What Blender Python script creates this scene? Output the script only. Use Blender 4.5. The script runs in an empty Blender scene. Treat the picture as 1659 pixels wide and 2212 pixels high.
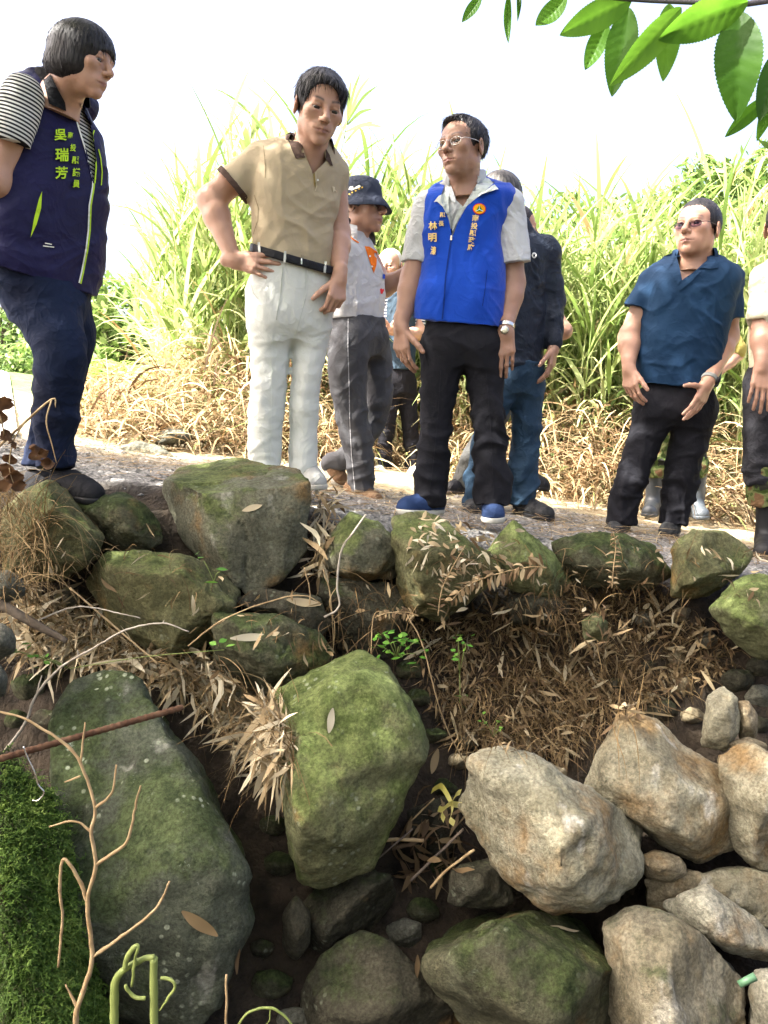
import bpy, bmesh, math, random
import numpy as np
from mathutils import Vector, Matrix, geometry
from mathutils.bvhtree import BVHTree

# ---------------------------------------------------------------- camera, sky, sun, exposure
SC = bpy.context.scene
COL = SC.collection
F, CX, CY, HZ = 1836.0, 829.5, 1106.0, 897.0          # focal length, centre and horizon on a 1659 x 2212 sheet
CAM = np.array([0.0, 0.0, 0.43])
PITCH = math.atan((CY - HZ) / F)
cd = bpy.data.cameras.new('camera')
cd.sensor_fit = 'VERTICAL'; cd.sensor_height = 24.0; cd.lens = 24.0 * F / 2212.0
cd.clip_start = 0.05; cd.clip_end = 900
cam = bpy.data.objects.new('camera', cd); COL.objects.link(cam)
cam.location = CAM; cam.rotation_euler = (math.pi / 2 - PITCH, 0, 0)
SC.camera = cam

SUN = Vector((-0.62, -0.20, 0.84)).normalized()        # direction towards the sun
elev = math.asin(SUN.z); azim = math.atan2(SUN.x, SUN.y)
w = bpy.data.worlds.new('World'); SC.world = w; w.use_nodes = True
nt = w.node_tree; nt.nodes.clear()
sky = nt.nodes.new('ShaderNodeTexSky'); sky.sky_type = 'NISHITA'; sky.sun_disc = False
sky.sun_elevation = elev; sky.sun_rotation = azim; sky.air_density = 0.5; sky.dust_density = 10.0; sky.ozone_density = 0.3
bg = nt.nodes.new('ShaderNodeBackground'); bg.inputs['Strength'].default_value = 0.15
out = nt.nodes.new('ShaderNodeOutputWorld')
nt.links.new(sky.outputs[0], bg.inputs[0]); nt.links.new(bg.outputs[0], out.inputs[0])
sl = bpy.data.lights.new('sun', 'SUN'); sl.energy = 5.0; sl.angle = math.radians(0.6); sl.color = (1.0, 0.965, 0.90)
so = bpy.data.objects.new('sun', sl); COL.objects.link(so)
so.rotation_euler = SUN.to_track_quat('Z', 'Y').to_euler(); so.location = (-4, -2, 8)
vs = SC.view_settings; vs.view_transform = 'Standard'; vs.look = 'None'; vs.exposure = 2.85; vs.gamma = 1.0; vs.use_curve_mapping = False
SC.render.film_transparent = False
SC.cycles.use_denoising = True
SC.cycles.max_bounces = 8; SC.cycles.transparent_max_bounces = 12
SC.cycles.sample_clamp_indirect = 6.0

# ---------------------------------------------------------------- helpers
random.seed(7); RNG = np.random.default_rng(7)
A = np.array
cp, sp = math.cos(PITCH), math.sin(PITCH)
def ray(x, y):
    u = (x - CX) / F; v = -(y - CY) / F
    return A([u, v * sp + cp, v * cp - sp])
def P(x, y, d):                       # sheet position + distance along world Y -> point
    r = ray(x, y); return CAM + r * (d / r[1])
def proj(V):
    V = np.asarray(V) - CAM
    f = V[:, 1] * cp - V[:, 2] * sp; u = V[:, 1] * sp + V[:, 2] * cp
    return np.stack([CX + F * V[:, 0] / f, CY - F * u / f], 1)
def ppm(d): return F / d

def _h(i, j, k, s):
    n = (i * 374761393 + j * 668265263 + k * 2147483647 + s * 1274126177) & 0xFFFFFFFF
    n = ((n ^ (n >> 13)) * 1274126177) & 0xFFFFFFFF
    n = ((n ^ (n >> 16)) * 2246822519) & 0xFFFFFFFF
    return ((n ^ (n >> 15)) & 0xFFFFFF) / float(0xFFFFFF) * 2 - 1
def vn(p, s=0):
    p = np.asarray(p, float); ip = np.floor(p).astype(np.int64); f = p - ip; f = f * f * f * (f * (f * 6 - 15) + 10)
    r = 0
    for a in (0, 1):
        for b in (0, 1):
            for c in (0, 1):
                wgt = (f[:, 0] if a else 1 - f[:, 0]) * (f[:, 1] if b else 1 - f[:, 1]) * (f[:, 2] if c else 1 - f[:, 2])
                r = r + wgt * _h(ip[:, 0] + a, ip[:, 1] + b, ip[:, 2] + c, s)
    return r
def fbm(p, o=4, s=0):
    r = 0; a = 1.0; p = np.asarray(p, float)
    for i in range(o):
        r = r + a * vn(p, s + i * 17); p = p * 2.03 + 3.7; a *= 0.5
    return r

def npmesh(name, V, Fc, smooth=True):
    """V (n,3), Fc list of arrays (m,3) and / or (m,4)"""
    me = bpy.data.meshes.new(name)
    if isinstance(Fc, np.ndarray): Fc = [Fc]
    Fc = [f for f in Fc if len(f)]
    me.vertices.add(len(V)); me.vertices.foreach_set('co', np.asarray(V, np.float32).ravel())
    li = np.concatenate([f.ravel() for f in Fc]).astype(np.int32)
    tot = np.concatenate([np.full(len(f), f.shape[1]) for f in Fc]).astype(np.int32)
    st = np.concatenate([[0], np.cumsum(tot)[:-1]]).astype(np.int32)
    me.loops.add(len(li)); me.loops.foreach_set('vertex_index', li)
    me.polygons.add(len(tot)); me.polygons.foreach_set('loop_start', st); me.polygons.foreach_set('loop_total', tot)
    me.polygons.foreach_set('use_smooth', np.full(len(tot), smooth))
    me.update(calc_edges=True); me.validate()
    return me
def obj(name, me, mat=None, parent=None, base=None):
    o = bpy.data.objects.new(name, me); COL.objects.link(o)
    if mat is not None:
        for m in (mat if isinstance(mat, (list, tuple)) else [mat]): me.materials.append(m)
    if parent is not None: o.parent = parent
    return o
def tag(o, label=None, cat=None, group=None, kind=None):
    if label: o['label'] = label
    if cat: o['category'] = cat
    if group: o['group'] = group
    if kind: o['kind'] = kind
    return o
def empty(name, loc, label=None, cat=None, group=None):
    o = bpy.data.objects.new(name, None); COL.objects.link(o); o.location = loc; o.empty_display_size = 0.1
    return tag(o, label, cat, group)
def place(name, V, Fc, mat, parent=None, smooth=True):
    """world-space geometry -> object whose origin is its base (or its parent's)"""
    V = np.asarray(V, float)
    if parent is not None:
        b = A(parent.location) if parent.parent is None else A(parent.parent.location) + A(parent.location)
        return obj(name, npmesh(name, V - b, Fc, smooth), mat, parent)
    b = A([(V[:, 0].min() + V[:, 0].max()) / 2, (V[:, 1].min() + V[:, 1].max()) / 2, V[:, 2].min()])
    o = obj(name, npmesh(name, V - b, Fc, smooth), mat); o.location = b
    return o

class MB:                              # collects pieces of one mesh
    def __init__(s): s.V = []; s.T = []; s.Q = []; s.n = 0
    def add(s, V, Fc):
        V = np.asarray(V, float)
        for f in (Fc if isinstance(Fc, list) else [Fc]):
            f = np.asarray(f)
            if len(f): (s.T if f.shape[1] == 3 else s.Q).append(f + s.n)
        s.V.append(V); s.n += len(V)
    def get(s):
        V = np.concatenate(s.V); R = []
        if s.Q: R.append(np.concatenate(s.Q))
        if s.T: R.append(np.concatenate(s.T))
        return V, R
    def place(s, name, mat, parent=None, smooth=True):
        V, R = s.get(); return place(name, V, R, mat, parent, smooth)

def tube(pts, rad, seg=8, sub=1):
    pts = np.asarray(pts, float); rad = np.broadcast_to(np.asarray(rad, float), (len(pts),)).copy()
    if sub > 1: pts, rad = catmull(pts, rad, sub)
    n = len(pts); V = []; t = np.gradient(pts, axis=0); t /= np.linalg.norm(t, axis=1)[:, None] + 1e-9
    up = A([0, 0, 1.0]) if abs(t[0, 2]) < .9 else A([1.0, 0, 0])
    a = np.cross(t[0], up); a /= np.linalg.norm(a)
    for i in range(n):
        a = a - t[i] * a.dot(t[i]); a /= np.linalg.norm(a) + 1e-9; b = np.cross(t[i], a)
        for k in range(seg):
            th = 2 * math.pi * k / seg; V.append(pts[i] + rad[i] * (math.cos(th) * a + math.sin(th) * b))
    Q = []
    for i in range(n - 1):
        for k in range(seg): Q.append([i * seg + k, i * seg + (k + 1) % seg, (i + 1) * seg + (k + 1) % seg, (i + 1) * seg + k])
    V.append(pts[0]); V.append(pts[-1]); T = []
    for k in range(seg):
        T.append([n * seg, (k + 1) % seg, k]); T.append([n * seg + 1, (n - 1) * seg + k, (n - 1) * seg + (k + 1) % seg])
    return A(V), [A(Q), A(T)]
def catmull(p, r, sub):
    p = np.asarray(p, float); n = len(p); P4 = np.vstack([2 * p[0] - p[1], p, 2 * p[-1] - p[-2]]); o = []; ro = []
    for i in range(n - 1):
        for k in range(sub):
            t = k / sub; a, b, c, d = P4[i:i + 4]
            o.append(.5 * (2 * b + (c - a) * t + (2 * a - 5 * b + 4 * c - d) * t * t + (3 * b - a - 3 * c + d) * t ** 3)); ro.append(r[i] * (1 - t) + r[i + 1] * t)
    o.append(p[-1]); ro.append(r[-1]); return A(o), A(ro)

# ---- signed-distance solids meshed with surface nets
def smin(a, b, k):
    h = np.clip(.5 + .5 * (b - a) / k, 0, 1); return b * (1 - h) + a * h - k * h * (1 - h)
class Field:
    def __init__(s): s.ops = []
    def u(s, prim, k=.01): s.ops.append(('u', prim, k)); return s
    def s(s, prim, k=.006): s.ops.append(('s', prim, k)); return s
    def cut(s, f, k=.004): s.ops.append(('c', (f, None, None), k)); return s
    def mesh(s, vox, lo=None, hi=None):
        if lo is None:
            lo = np.min([p[1] for t, p, k in s.ops if t == 'u'], 0) - .02; hi = np.max([p[2] for t, p, k in s.ops if t == 'u'], 0) + .02
        n = np.ceil((A(hi) - A(lo)) / vox).astype(int) + 2
        g = [lo[i] + vox * np.arange(n[i]) for i in range(3)]
        D = np.full(n, .5, np.float32)
        for t, (f, a, b), k in s.ops:
            if t == 'c':
                d = f(g[0][:, None, None], g[1][None, :, None], g[2][None, None, :]); D = -smin(-D, -d, k); continue
            m = max(k, .0) + 3 * vox; sl = []; ok = True
            for i in range(3):
                i0 = max(0, int((a[i] - m - lo[i]) / vox)); i1 = min(n[i], int((b[i] + m - lo[i]) / vox) + 2)
                if i1 <= i0: ok = False
                sl.append(slice(i0, i1))
            if not ok: continue
            sl = tuple(sl); d = f(g[0][sl[0]][:, None, None], g[1][sl[1]][None, :, None], g[2][sl[2]][None, None, :])
            D[sl] = smin(D[sl], d, k) if t == 'u' else -smin(-D[sl], d, k)
        return nets(D, A(lo), vox)
CO = A([[0, 0, 0], [1, 0, 0], [0, 1, 0], [1, 1, 0], [0, 0, 1], [1, 0, 1], [0, 1, 1], [1, 1, 1]])
ED = [(0, 1), (2, 3), (4, 5), (6, 7), (0, 2), (1, 3), (4, 6), (5, 7), (0, 4), (1, 5), (2, 6), (3, 7)]
def nets(D, lo, vox):
    D[0], D[-1], D[:, 0], D[:, -1], D[:, :, 0], D[:, :, -1] = .5, .5, .5, .5, .5, .5
    S = D < 0; n = D.shape
    c = np.zeros((n[0] - 1, n[1] - 1, n[2] - 1), np.int8)
    for o in CO: c += S[o[0]:n[0] - 1 + o[0], o[1]:n[1] - 1 + o[1], o[2]:n[2] - 1 + o[2]]
    idx = np.argwhere((c > 0) & (c < 8)); val = np.stack([D[idx[:, 0] + o[0], idx[:, 1] + o[1], idx[:, 2] + o[2]] for o in CO], 1)
    acc = np.zeros((len(idx), 3)); cnt = np.zeros(len(idx))
    for a, b in ED:
        m = (val[:, a] < 0) != (val[:, b] < 0); t = val[m, a] / (val[m, a] - val[m, b])
        acc[m] += CO[a] + (CO[b] - CO[a]) * t[:, None]; cnt[m] += 1
    V = lo + vox * (idx + acc / cnt[:, None])
    num = np.full(c.shape, -1, np.int64); num[tuple(idx.T)] = np.arange(len(idx)); Q = []
    for ax in range(3):
        sa = [slice(None)] * 3; sb = [slice(None)] * 3; sa[ax] = slice(0, -1); sb[ax] = slice(1, None)
        ch = S[tuple(sa)] != S[tuple(sb)]; e = np.argwhere(ch)
        u_, v_ = [(1, 2), (2, 0), (0, 1)][ax]
        e = e[(e[:, u_] > 0) & (e[:, v_] > 0)]
        if not len(e): continue
        q = []
        for du, dv in ((-1, -1), (0, -1), (0, 0), (-1, 0)):
            f = e.copy(); f[:, u_] += du; f[:, v_] += dv; q.append(num[tuple(f.T)])
        q = np.stack(q, 1); ins = S[tuple(e.T)]
        q[~ins] = q[~ins][:, ::-1]; Q.append(q)
    Q = np.concatenate(Q); return V, Q[(Q >= 0).all(1)]
def relax(V, Q, it=1, f=.5):
    V = V.copy(); e = np.concatenate([Q[:, [0, 1]], Q[:, [1, 2]], Q[:, [2, 3]], Q[:, [3, 0]]])
    for _ in range(it):
        a = np.zeros_like(V); c = np.zeros(len(V))
        for i, j in ((0, 1), (1, 0)):
            for ax in range(3): a[:, ax] += np.bincount(e[:, i], V[e[:, j], ax], len(V))
            c += np.bincount(e[:, i], minlength=len(V))
        V += f * (a / np.maximum(c, 1)[:, None] - V)
    return V
def normals(V, Q):
    n = np.cross(V[Q[:, 2]] - V[Q[:, 0]], V[Q[:, 3]] - V[Q[:, 1]]); N = np.zeros_like(V)
    for k in range(4):
        for ax in range(3): N[:, ax] += np.bincount(Q[:, k], n[:, ax], len(V))
    return N / (np.linalg.norm(N, axis=1)[:, None] + 1e-12)
def rc(a, b, ra, rb):
    a = np.asarray(a, float); b = np.asarray(b, float); ba = b - a; L = max(ba.dot(ba), 1e-9); m = max(ra, rb)
    def f(X, Y, Z):
        x, y, z = X - a[0], Y - a[1], Z - a[2]; t = np.clip((x * ba[0] + y * ba[1] + z * ba[2]) / L, 0, 1)
        return np.sqrt((x - t * ba[0]) ** 2 + (y - t * ba[1]) ** 2 + (z - t * ba[2]) ** 2) - (ra + (rb - ra) * t)
    return f, np.minimum(a, b) - m, np.maximum(a, b) + m
def el(c, r, R=None):
    c = np.asarray(c, float); r = np.asarray(r, float); m = r if R is None else np.full(3, r.max())
    def f(X, Y, Z):
        q = [X - c[0], Y - c[1], Z - c[2]]
        if R is not None: q = [q[0] * R[0][i] + q[1] * R[1][i] + q[2] * R[2][i] for i in range(3)]
        k0 = np.sqrt(sum((q[i] / r[i]) ** 2 for i in range(3))); k1 = np.sqrt(sum((q[i] / r[i] ** 2) ** 2 for i in range(3)))
        return k0 * (k0 - 1) / (k1 + 1e-9)
    return f, c - m, c + m
def loft(secs, n=2.4):
    """secs: (z, cx, cy, half width, half depth, yaw) from bottom to top"""
    S = A(sorted(secs)); z0, z1 = S[0, 0], S[-1, 0]; zz = np.linspace(z0, z1, 60)
    C, _ = catmull(S, np.zeros(len(S)), 12); C = C[np.argsort(C[:, 0])]
    m = S[:, 3:5].max()
    def f(X, Y, Z):
        cx, cy, a, b, w_ = [np.interp(Z, C[:, 0], C[:, i]) for i in range(1, 6)]
        x, y = X - cx, Y - cy; u = x * np.cos(w_) + y * np.sin(w_); v = -x * np.sin(w_) + y * np.cos(w_)
        d = ((np.abs(u / a) ** n + np.abs(v / b) ** n) ** (1 / n) - 1) * np.minimum(a, b)
        return np.maximum(d, np.maximum(z0 - Z, Z - z1))
    return f, A([S[:, 1].min() - m, S[:, 2].min() - m, z0]), A([S[:, 1].max() + m, S[:, 2].max() + m, z1])
def cap(prim, pt, nrm):
    h = half(pt, nrm); f = prim[0]; return (lambda X, Y, Z: np.maximum(f(X, Y, Z), h(X, Y, Z)), prim[1], prim[2])
def half(pt, nrm):                     # keeps the side the normal points away from
    pt = np.asarray(pt, float); nrm = np.asarray(nrm, float) / np.linalg.norm(nrm)
    return lambda X, Y, Z: (X - pt[0]) * nrm[0] + (Y - pt[1]) * nrm[1] + (Z - pt[2]) * nrm[2]
def bvh(V, Q):
    return BVHTree.FromPolygons([tuple(v) for v in V], [tuple(int(i) for i in q) for q in Q])

# ---- things laid on a surface through sheet positions
def hit(trees, x, y):
    r = Vector(ray(x, y)).normalized(); best = None
    for t in trees:
        h = t.ray_cast(Vector(CAM), r)
        if h[0] is not None and (best is None or h[3] < best[3]): best = h
    return best, r
def lay(trees, px, off=.003):
    R = []; bad = []; last = None
    for x, y in px:
        h, r = hit(trees, x, y)
        if h is None: R.append(None); bad.append((x, y))
        else: R.append((A(h[0]) - A(r) * off, h[3] - off))
    ds = [q[1] for q in R if q is not None]; m = np.median(ds) if ds else 3.0
    out_ = []
    for i, (x, y) in enumerate(px):
        if R[i] is None or abs(R[i][1] - m) > .3:
            j = [k for k in range(len(px)) if R[k] is not None and abs(R[k][1] - m) <= .3]
            dd = R[min(j, key=lambda k: (px[k][0] - x) ** 2 + (px[k][1] - y) ** 2)][1] if j else m
            rr = ray(x, y); out_.append(CAM + rr / np.linalg.norm(rr) * dd)
        else: out_.append(R[i][0])
    return A(out_)
def patch(name, poly, trees, mat, parent, off=.004, th=.002, step=6.0, holes=()):
    """a thin cloth / metal piece following the surface below it"""
    def res(pl):
        o = []
        for i in range(len(pl)):
            a, b = A(pl[i], float), A(pl[(i + 1) % len(pl)], float); k = max(1, int(np.linalg.norm(b - a) / step))
            o += [tuple(a + (b - a) * j / k) for j in range(k)]
        return o
    loops = [res(poly)] + [res(h) for h in holes]; vs_ = []; ed = []; fa = []
    for lp in loops:
        b = len(vs_); vs_ += lp; ed += [(b + i, b + (i + 1) % len(lp)) for i in range(len(lp))]
    q = A(poly, float); lo, hi = q.min(0), q.max(0)
    for x in np.arange(lo[0] + step * .5, hi[0], step):
        for y in np.arange(lo[1] + step * .5, hi[1], step): vs_.append((x, y))
    r = geometry.delaunay_2d_cdt([Vector(v) for v in vs_], ed, [], 2 if holes else 1, 1e-4)
    v2 = [tuple(v) for v in r[0]]; T = A([f for f in r[2]]) if len(r[2]) else np.zeros((0, 3), int)
    if holes:
        cen = A(v2)[T].mean(1); keep = [inpoly(c, poly) and not any(inpoly(c, h) for h in holes) for c in cen]; T = T[keep]
    used = np.unique(T); mp = -np.ones(len(v2), int); mp[used] = np.arange(len(used)); T = mp[T]; v2 = [v2[i] for i in used]
    V = lay(trees, v2, off); return slab(name, V, T, mat, parent, th)
def slab(name, V, T, mat, parent, th):
    d = V - CAM; d /= np.linalg.norm(d, axis=1)[:, None]; W = V + d * th; n = len(V)
    nz = np.cross(V[T[:, 1]] - V[T[:, 0]], V[T[:, 2]] - V[T[:, 0]]); flip = (nz * d[T[:, 0]]).sum(1) > 0
    T = T.copy(); T[flip] = T[flip][:, ::-1]
    es = {}
    for a, b, c in T:
        for e in ((a, b), (b, c), (c, a)): es[e] = 1
    bd = [e for e in es if (e[1], e[0]) not in es]
    Q = A([[b, a, a + n, b + n] for a, b in bd]) if bd else np.zeros((0, 4), int)
    return place(name, np.vstack([V, W]), [T, T[:, ::-1] + n, Q], mat, parent, smooth=False)
def inpoly(p, poly):
    x, y = p; r = False; n = len(poly); j = n - 1
    for i in range(n):
        xi, yi = poly[i]; xj, yj = poly[j]
        if (yi > y) != (yj > y) and x < (xj - xi) * (y - yi) / (yj - yi) + xi: r = not r
        j = i
    return r
def strip(pts, wd):                     # polyline -> closed polygon of the given width
    p = A(pts, float); t = np.gradient(p, axis=0); t /= np.linalg.norm(t, axis=1)[:, None]; n = np.stack([-t[:, 1], t[:, 0]], 1)
    wd = np.broadcast_to(np.asarray(wd, float), (len(p),))[:, None]
    return [tuple(q) for q in np.vstack([p + n * wd / 2, (p - n * wd / 2)[::-1]])]
def glyph(ch, cx, cy, size, rot, trees, mat, parent, name='character', shear=0, off=.009, wx=1.0):
    cu = bpy.data.curves.new('text', 'FONT'); cu.body = ch; cu.size = 1; cu.align_x = 'CENTER'; cu.align_y = 'CENTER'; cu.resolution_u = 2; cu.offset = .022
    o = bpy.data.objects.new('text', cu); COL.objects.link(o)
    dg = bpy.context.evaluated_depsgraph_get(); me = o.evaluated_get(dg).to_mesh(); me.calc_loop_triangles()
    V = A([v.co[:] for v in me.vertices]); T = A([t.vertices[:] for t in me.loop_triangles])
    o.evaluated_get(dg).to_mesh_clear(); bpy.data.objects.remove(o); bpy.data.curves.remove(cu)
    if len(V) == 0: return None
    c = (V.min(0) + V.max(0)) / 2; V = V - c; s = size / max(V[:, 1].max() - V[:, 1].min(), V[:, 0].max() - V[:, 0].min()); cr, sr = math.cos(rot), math.sin(rot)
    px = [(cx + s * ((x * wx + shear * y) * cr + y * sr), cy + s * ((x * wx + shear * y) * sr - y * cr)) for x, y, z in V]
    return slab(name, lay(trees, px, off), T, mat, parent, .0025)

# ---------------------------------------------------------------- materials
def mat(name, col, rough=.8, bump=None, col2=None, scale=8, spec=.3, sss=0, trans=0, metal=0, det=4, bscale=None, bdist=.002, sheen=0, stretch=None, wrinkle=0):
    m = bpy.data.materials.new(name); m.use_nodes = True; t = m.node_tree; b = t.nodes['Principled BSDF']
    L = t.links.new; N = t.nodes.new
    b.inputs['Roughness'].default_value = rough; b.inputs['Specular IOR Level'].default_value = spec; b.inputs['Metallic'].default_value = metal
    b.inputs['Base Color'].default_value = (*col, 1)
    if sheen: b.inputs['Sheen Weight'].default_value = sheen
    tc = N('ShaderNodeTexCoord'); src = tc.outputs['Object']
    if stretch:
        mp = N('ShaderNodeMapping'); mp.inputs['Scale'].default_value = stretch; L(src, mp.inputs[0]); src = mp.outputs[0]
    if col2 is not None:
        n = N('ShaderNodeTexNoise'); n.inputs['Scale'].default_value = scale; n.inputs['Detail'].default_value = det; L(src, n.inputs['Vector'])
        r = N('ShaderNodeValToRGB'); r.color_ramp.elements[0].position = .35; r.color_ramp.elements[1].position = .65
        r.color_ramp.elements[0].color = (*col, 1); r.color_ramp.elements[1].color = (*col2, 1)
        L(n.outputs['Fac'], r.inputs[0]); L(r.outputs[0], b.inputs['Base Color'])
    if bump:
        n2 = N('ShaderNodeTexNoise'); n2.inputs['Scale'].default_value = bscale or scale * 6; n2.inputs['Detail'].default_value = 5; L(src, n2.inputs['Vector'])
        bp = N('ShaderNodeBump'); bp.inputs['Strength'].default_value = bump; bp.inputs['Distance'].default_value = bdist
        L(n2.outputs['Fac'], bp.inputs['Height']); L(bp.outputs[0], b.inputs['Normal'])
        if wrinkle:
            prev = None
            for sc_, ds_, st_ in ((7, .030, .7), (17, .012, .6)):
                n3 = N('ShaderNodeTexNoise'); n3.inputs['Scale'].default_value = sc_; n3.inputs['Detail'].default_value = 2; n3.inputs['Distortion'].default_value = 1.4; L(src, n3.inputs['Vector'])
                a1 = N('ShaderNodeMath'); a1.operation = 'SUBTRACT'; a1.inputs[1].default_value = .5; L(n3.outputs['Fac'], a1.inputs[0]); a2 = N('ShaderNodeMath'); a2.operation = 'ABSOLUTE'; L(a1.outputs[0], a2.inputs[0])
                a3 = N('ShaderNodeMath'); a3.operation = 'POWER'; a3.inputs[1].default_value = .6; L(a2.outputs[0], a3.inputs[0])
                b3 = N('ShaderNodeBump'); b3.invert = True; b3.inputs['Strength'].default_value = st_ * wrinkle; b3.inputs['Distance'].default_value = ds_; L(a3.outputs[0], b3.inputs['Height'])
                if prev: L(prev.outputs[0], b3.inputs['Normal'])
                prev = b3
            L(prev.outputs[0], bp.inputs['Normal'])
    if sss:
        b.inputs['Subsurface Weight'].default_value = sss; b.inputs['Subsurface Radius'].default_value = (.012, .005, .003); b.inputs['Subsurface Scale'].default_value = 1.0
    if trans:                            # thin leaf: light passes through
        tr = N('ShaderNodeBsdfTranslucent'); mx = N('ShaderNodeMixShader'); mx.inputs[0].default_value = trans
        o = t.nodes['Material Output']; L(b.outputs[0], mx.inputs[1]); L(tr.outputs[0], mx.inputs[2]); L(mx.outputs[0], o.inputs[0])
        s2 = b.inputs['Base Color']
        if s2.is_linked: L(s2.links[0].from_socket, tr.inputs[0])
        else: tr.inputs[0].default_value = (*col, 1)
    return m
def nodes(m):
    t = m.node_tree; return t, t.nodes.new, t.links.new, t.nodes['Principled BSDF']
# ---------------------------------------------------------------- the ground: sloping bank top, ditch side, ditch floor
def bank(x, y):
    x = np.asarray(x, float); y = np.asarray(y, float)
    xs = np.where(x > 2.2, 2.2 + 1.6 * np.tanh((x - 2.2) / 1.6), np.where(x < -9, -9 + 3 * np.tanh((x + 9) / 3), x))
    return .04 - .15 * xs + .012 * np.clip(y - 5, 0, 40)
PY = A([-8, -3, -1.5, -.6, 1.0, 1.7, 2.10, 2.28, 2.50, 2.68, 2.86, 2.98, 3.10, 3.3])
PZ = A([.2, .05, -.9, -1.3, -1.3, -1.28, -1.18, -.98, -.80, -.52, -.32, -.10, -.01, 0])
def ground_z(x, y):
    x = np.asarray(x, float); y = np.asarray(y, float)
    e = .10 * np.sin(x * 1.7 + .6) + .05 * np.sin(x * 4.1)
    p = np.interp(y - e, PY, PZ)
    z = bank(x, y) + p
    q = np.stack([x.ravel(), y.ravel(), 0 * x.ravel()], 1)
    steep = np.exp(-((y - 2.55) / .45) ** 2)
    nz = fbm(q * 4.5, 4, 3).reshape(x.shape); n2 = fbm(q * 1.1, 3, 9).reshape(x.shape)
    n3 = fbm(q * 17, 3, 33).reshape(x.shape)
    return z + n3 * .018 * steep + nz * (.012 + .06 * steep) + n2 * (.015 + .03 * np.clip((y - 5) / 20, 0, 1))
def axis(parts):
    o = []
    for a, b, n in parts: o += list(np.linspace(a, b, n, endpoint=False))
    o.append(parts[-1][1]); return A(o)
gx = axis([(-260, -40, 14), (-40, -8, 24), (-8, -2.6, 45), (-2.6, 2.8, 190), (2.8, 9, 45), (9, 40, 24), (40, 260, 14)])
gy = axis([(-30, -3, 12), (-3, 1.2, 28), (1.2, 3.5, 100), (3.5, 6.5, 70), (6.5, 14, 50), (14, 60, 30), (60, 420, 16)])
GX, GY = np.meshgrid(gx, gy, indexing='ij'); GZ = ground_z(GX, GY)
GV = np.stack([GX.ravel(), GY.ravel(), GZ.ravel()], 1); ny = len(gy)
ii, jj = np.meshgrid(np.arange(len(gx) - 1), np.arange(ny - 1), indexing='ij'); ii = ii.ravel(); jj = jj.ravel()
GQ = np.stack([ii * ny + jj, (ii + 1) * ny + jj, (ii + 1) * ny + jj + 1, ii * ny + jj + 1], 1)
m_ground = mat('soil_gravel_straw', (.05, .04, .03), .95, bump=.8, scale=9, bscale=70, bdist=.02)
def ground_nodes(m):
    t, N, L, b = nodes(m)
    g = N('ShaderNodeNewGeometry'); sx = N('ShaderNodeSeparateXYZ'); L(g.outputs['Position'], sx.inputs[0])
    def noise(sc, det=5):
        n = N('ShaderNodeTexNoise'); n.inputs['Scale'].default_value = sc; n.inputs['Detail'].default_value = det; L(g.outputs['Position'], n.inputs['Vector']); return n.outputs['Fac']
    def ramp(src, *st):
        r = N('ShaderNodeValToRGB'); e = r.color_ramp.elements
        while len(e) < len(st): e.new(.5)
        for i, (p, c) in enumerate(st): e[i].position = p; e[i].color = (*c, 1) if len(c) == 3 else (c[0],) * 3 + (1,)
        L(src, r.inputs[0]); return r.outputs[0]
    def mixc(f, a, c):
        x = N('ShaderNodeMix'); x.data_type = 'RGBA'; L(f, x.inputs[0]); L(a, x.inputs[6]); L(c, x.inputs[7]); return x.outputs[2]
    soil = ramp(noise(14), (.3, (.010, .0075, .005)), (.7, (.045, .033, .021)))
    grav = ramp(noise(70, 2), (.35, (.06, .058, .054)), (.5, (.14, .135, .125)), (.68, (.26, .25, .23)))
    straw = ramp(noise(26), (.35, (.24, .205, .125)), (.65, (.40, .35, .235)))
    mr = N('ShaderNodeMath'); mr.operation = 'MULTIPLY_ADD'; L(noise(1.6, 3), mr.inputs[0]); mr.inputs[1].default_value = 2.2; L(sx.outputs['Y'], mr.inputs[2])
    def smooth(src, a, c_):
        x = N('ShaderNodeMapRange'); x.interpolation_type = 'SMOOTHSTEP'; L(src, x.inputs[0]); x.inputs[1].default_value = a; x.inputs[2].default_value = c_; return x.outputs[0]
    base = mixc(smooth(mr.outputs[0], 5.2, 5.9), grav, straw)
    green = ramp(noise(9), (.35, (.05, .09, .02)), (.65, (.16, .22, .06)))
    base = mixc(smooth(mr.outputs[0], 9.0, 10.5), base, green)
    base = mixc(smooth(sx.outputs['Y'], 3.12, 3.0), base, soil)
    L(base, b.inputs['Base Color'])
ground_nodes(m_ground)
o = obj('ground', npmesh('ground', GV, GQ), m_ground); tag(o, 'gravel and straw bank top falling away into the boulder lined ditch', 'ground', kind='structure')
T_ground = bvh(GV, GQ)
# a concrete farm road rising away on the left
ry = np.concatenate([np.linspace(2.6, 9, 40), np.linspace(9.3, 60, 60)])
re = np.interp(ry, [2.6, 4.2, 14, 60], [-1.72, -1.80, -6.1, -30]); ru = np.linspace(0, 1, 30)
RX = (re[:, None] - 4.2 * ru[None, :] ** 1.0); RY = np.repeat(ry[:, None], 30, 1)
RV = np.stack([RX.ravel(), RY.ravel(), (ground_z(RX, RY)).ravel() + .02], 1)
a_, b_ = np.meshgrid(np.arange(len(ry) - 1), np.arange(29), indexing='ij'); a_ = a_.ravel(); b_ = b_.ravel()
RQ = np.stack([a_ * 30 + b_ + 1, a_ * 30 + b_, (a_ + 1) * 30 + b_, (a_ + 1) * 30 + b_ + 1], 1)
RV[:, 2] = np.maximum(RV[:, 2], bank(RV[:, 0], RV[:, 1]) + .012)
m_road = mat('worn_concrete', (.24, .24, .235), .9, bump=.4, col2=(.33, .325, .31), scale=5, bscale=60)
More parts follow.
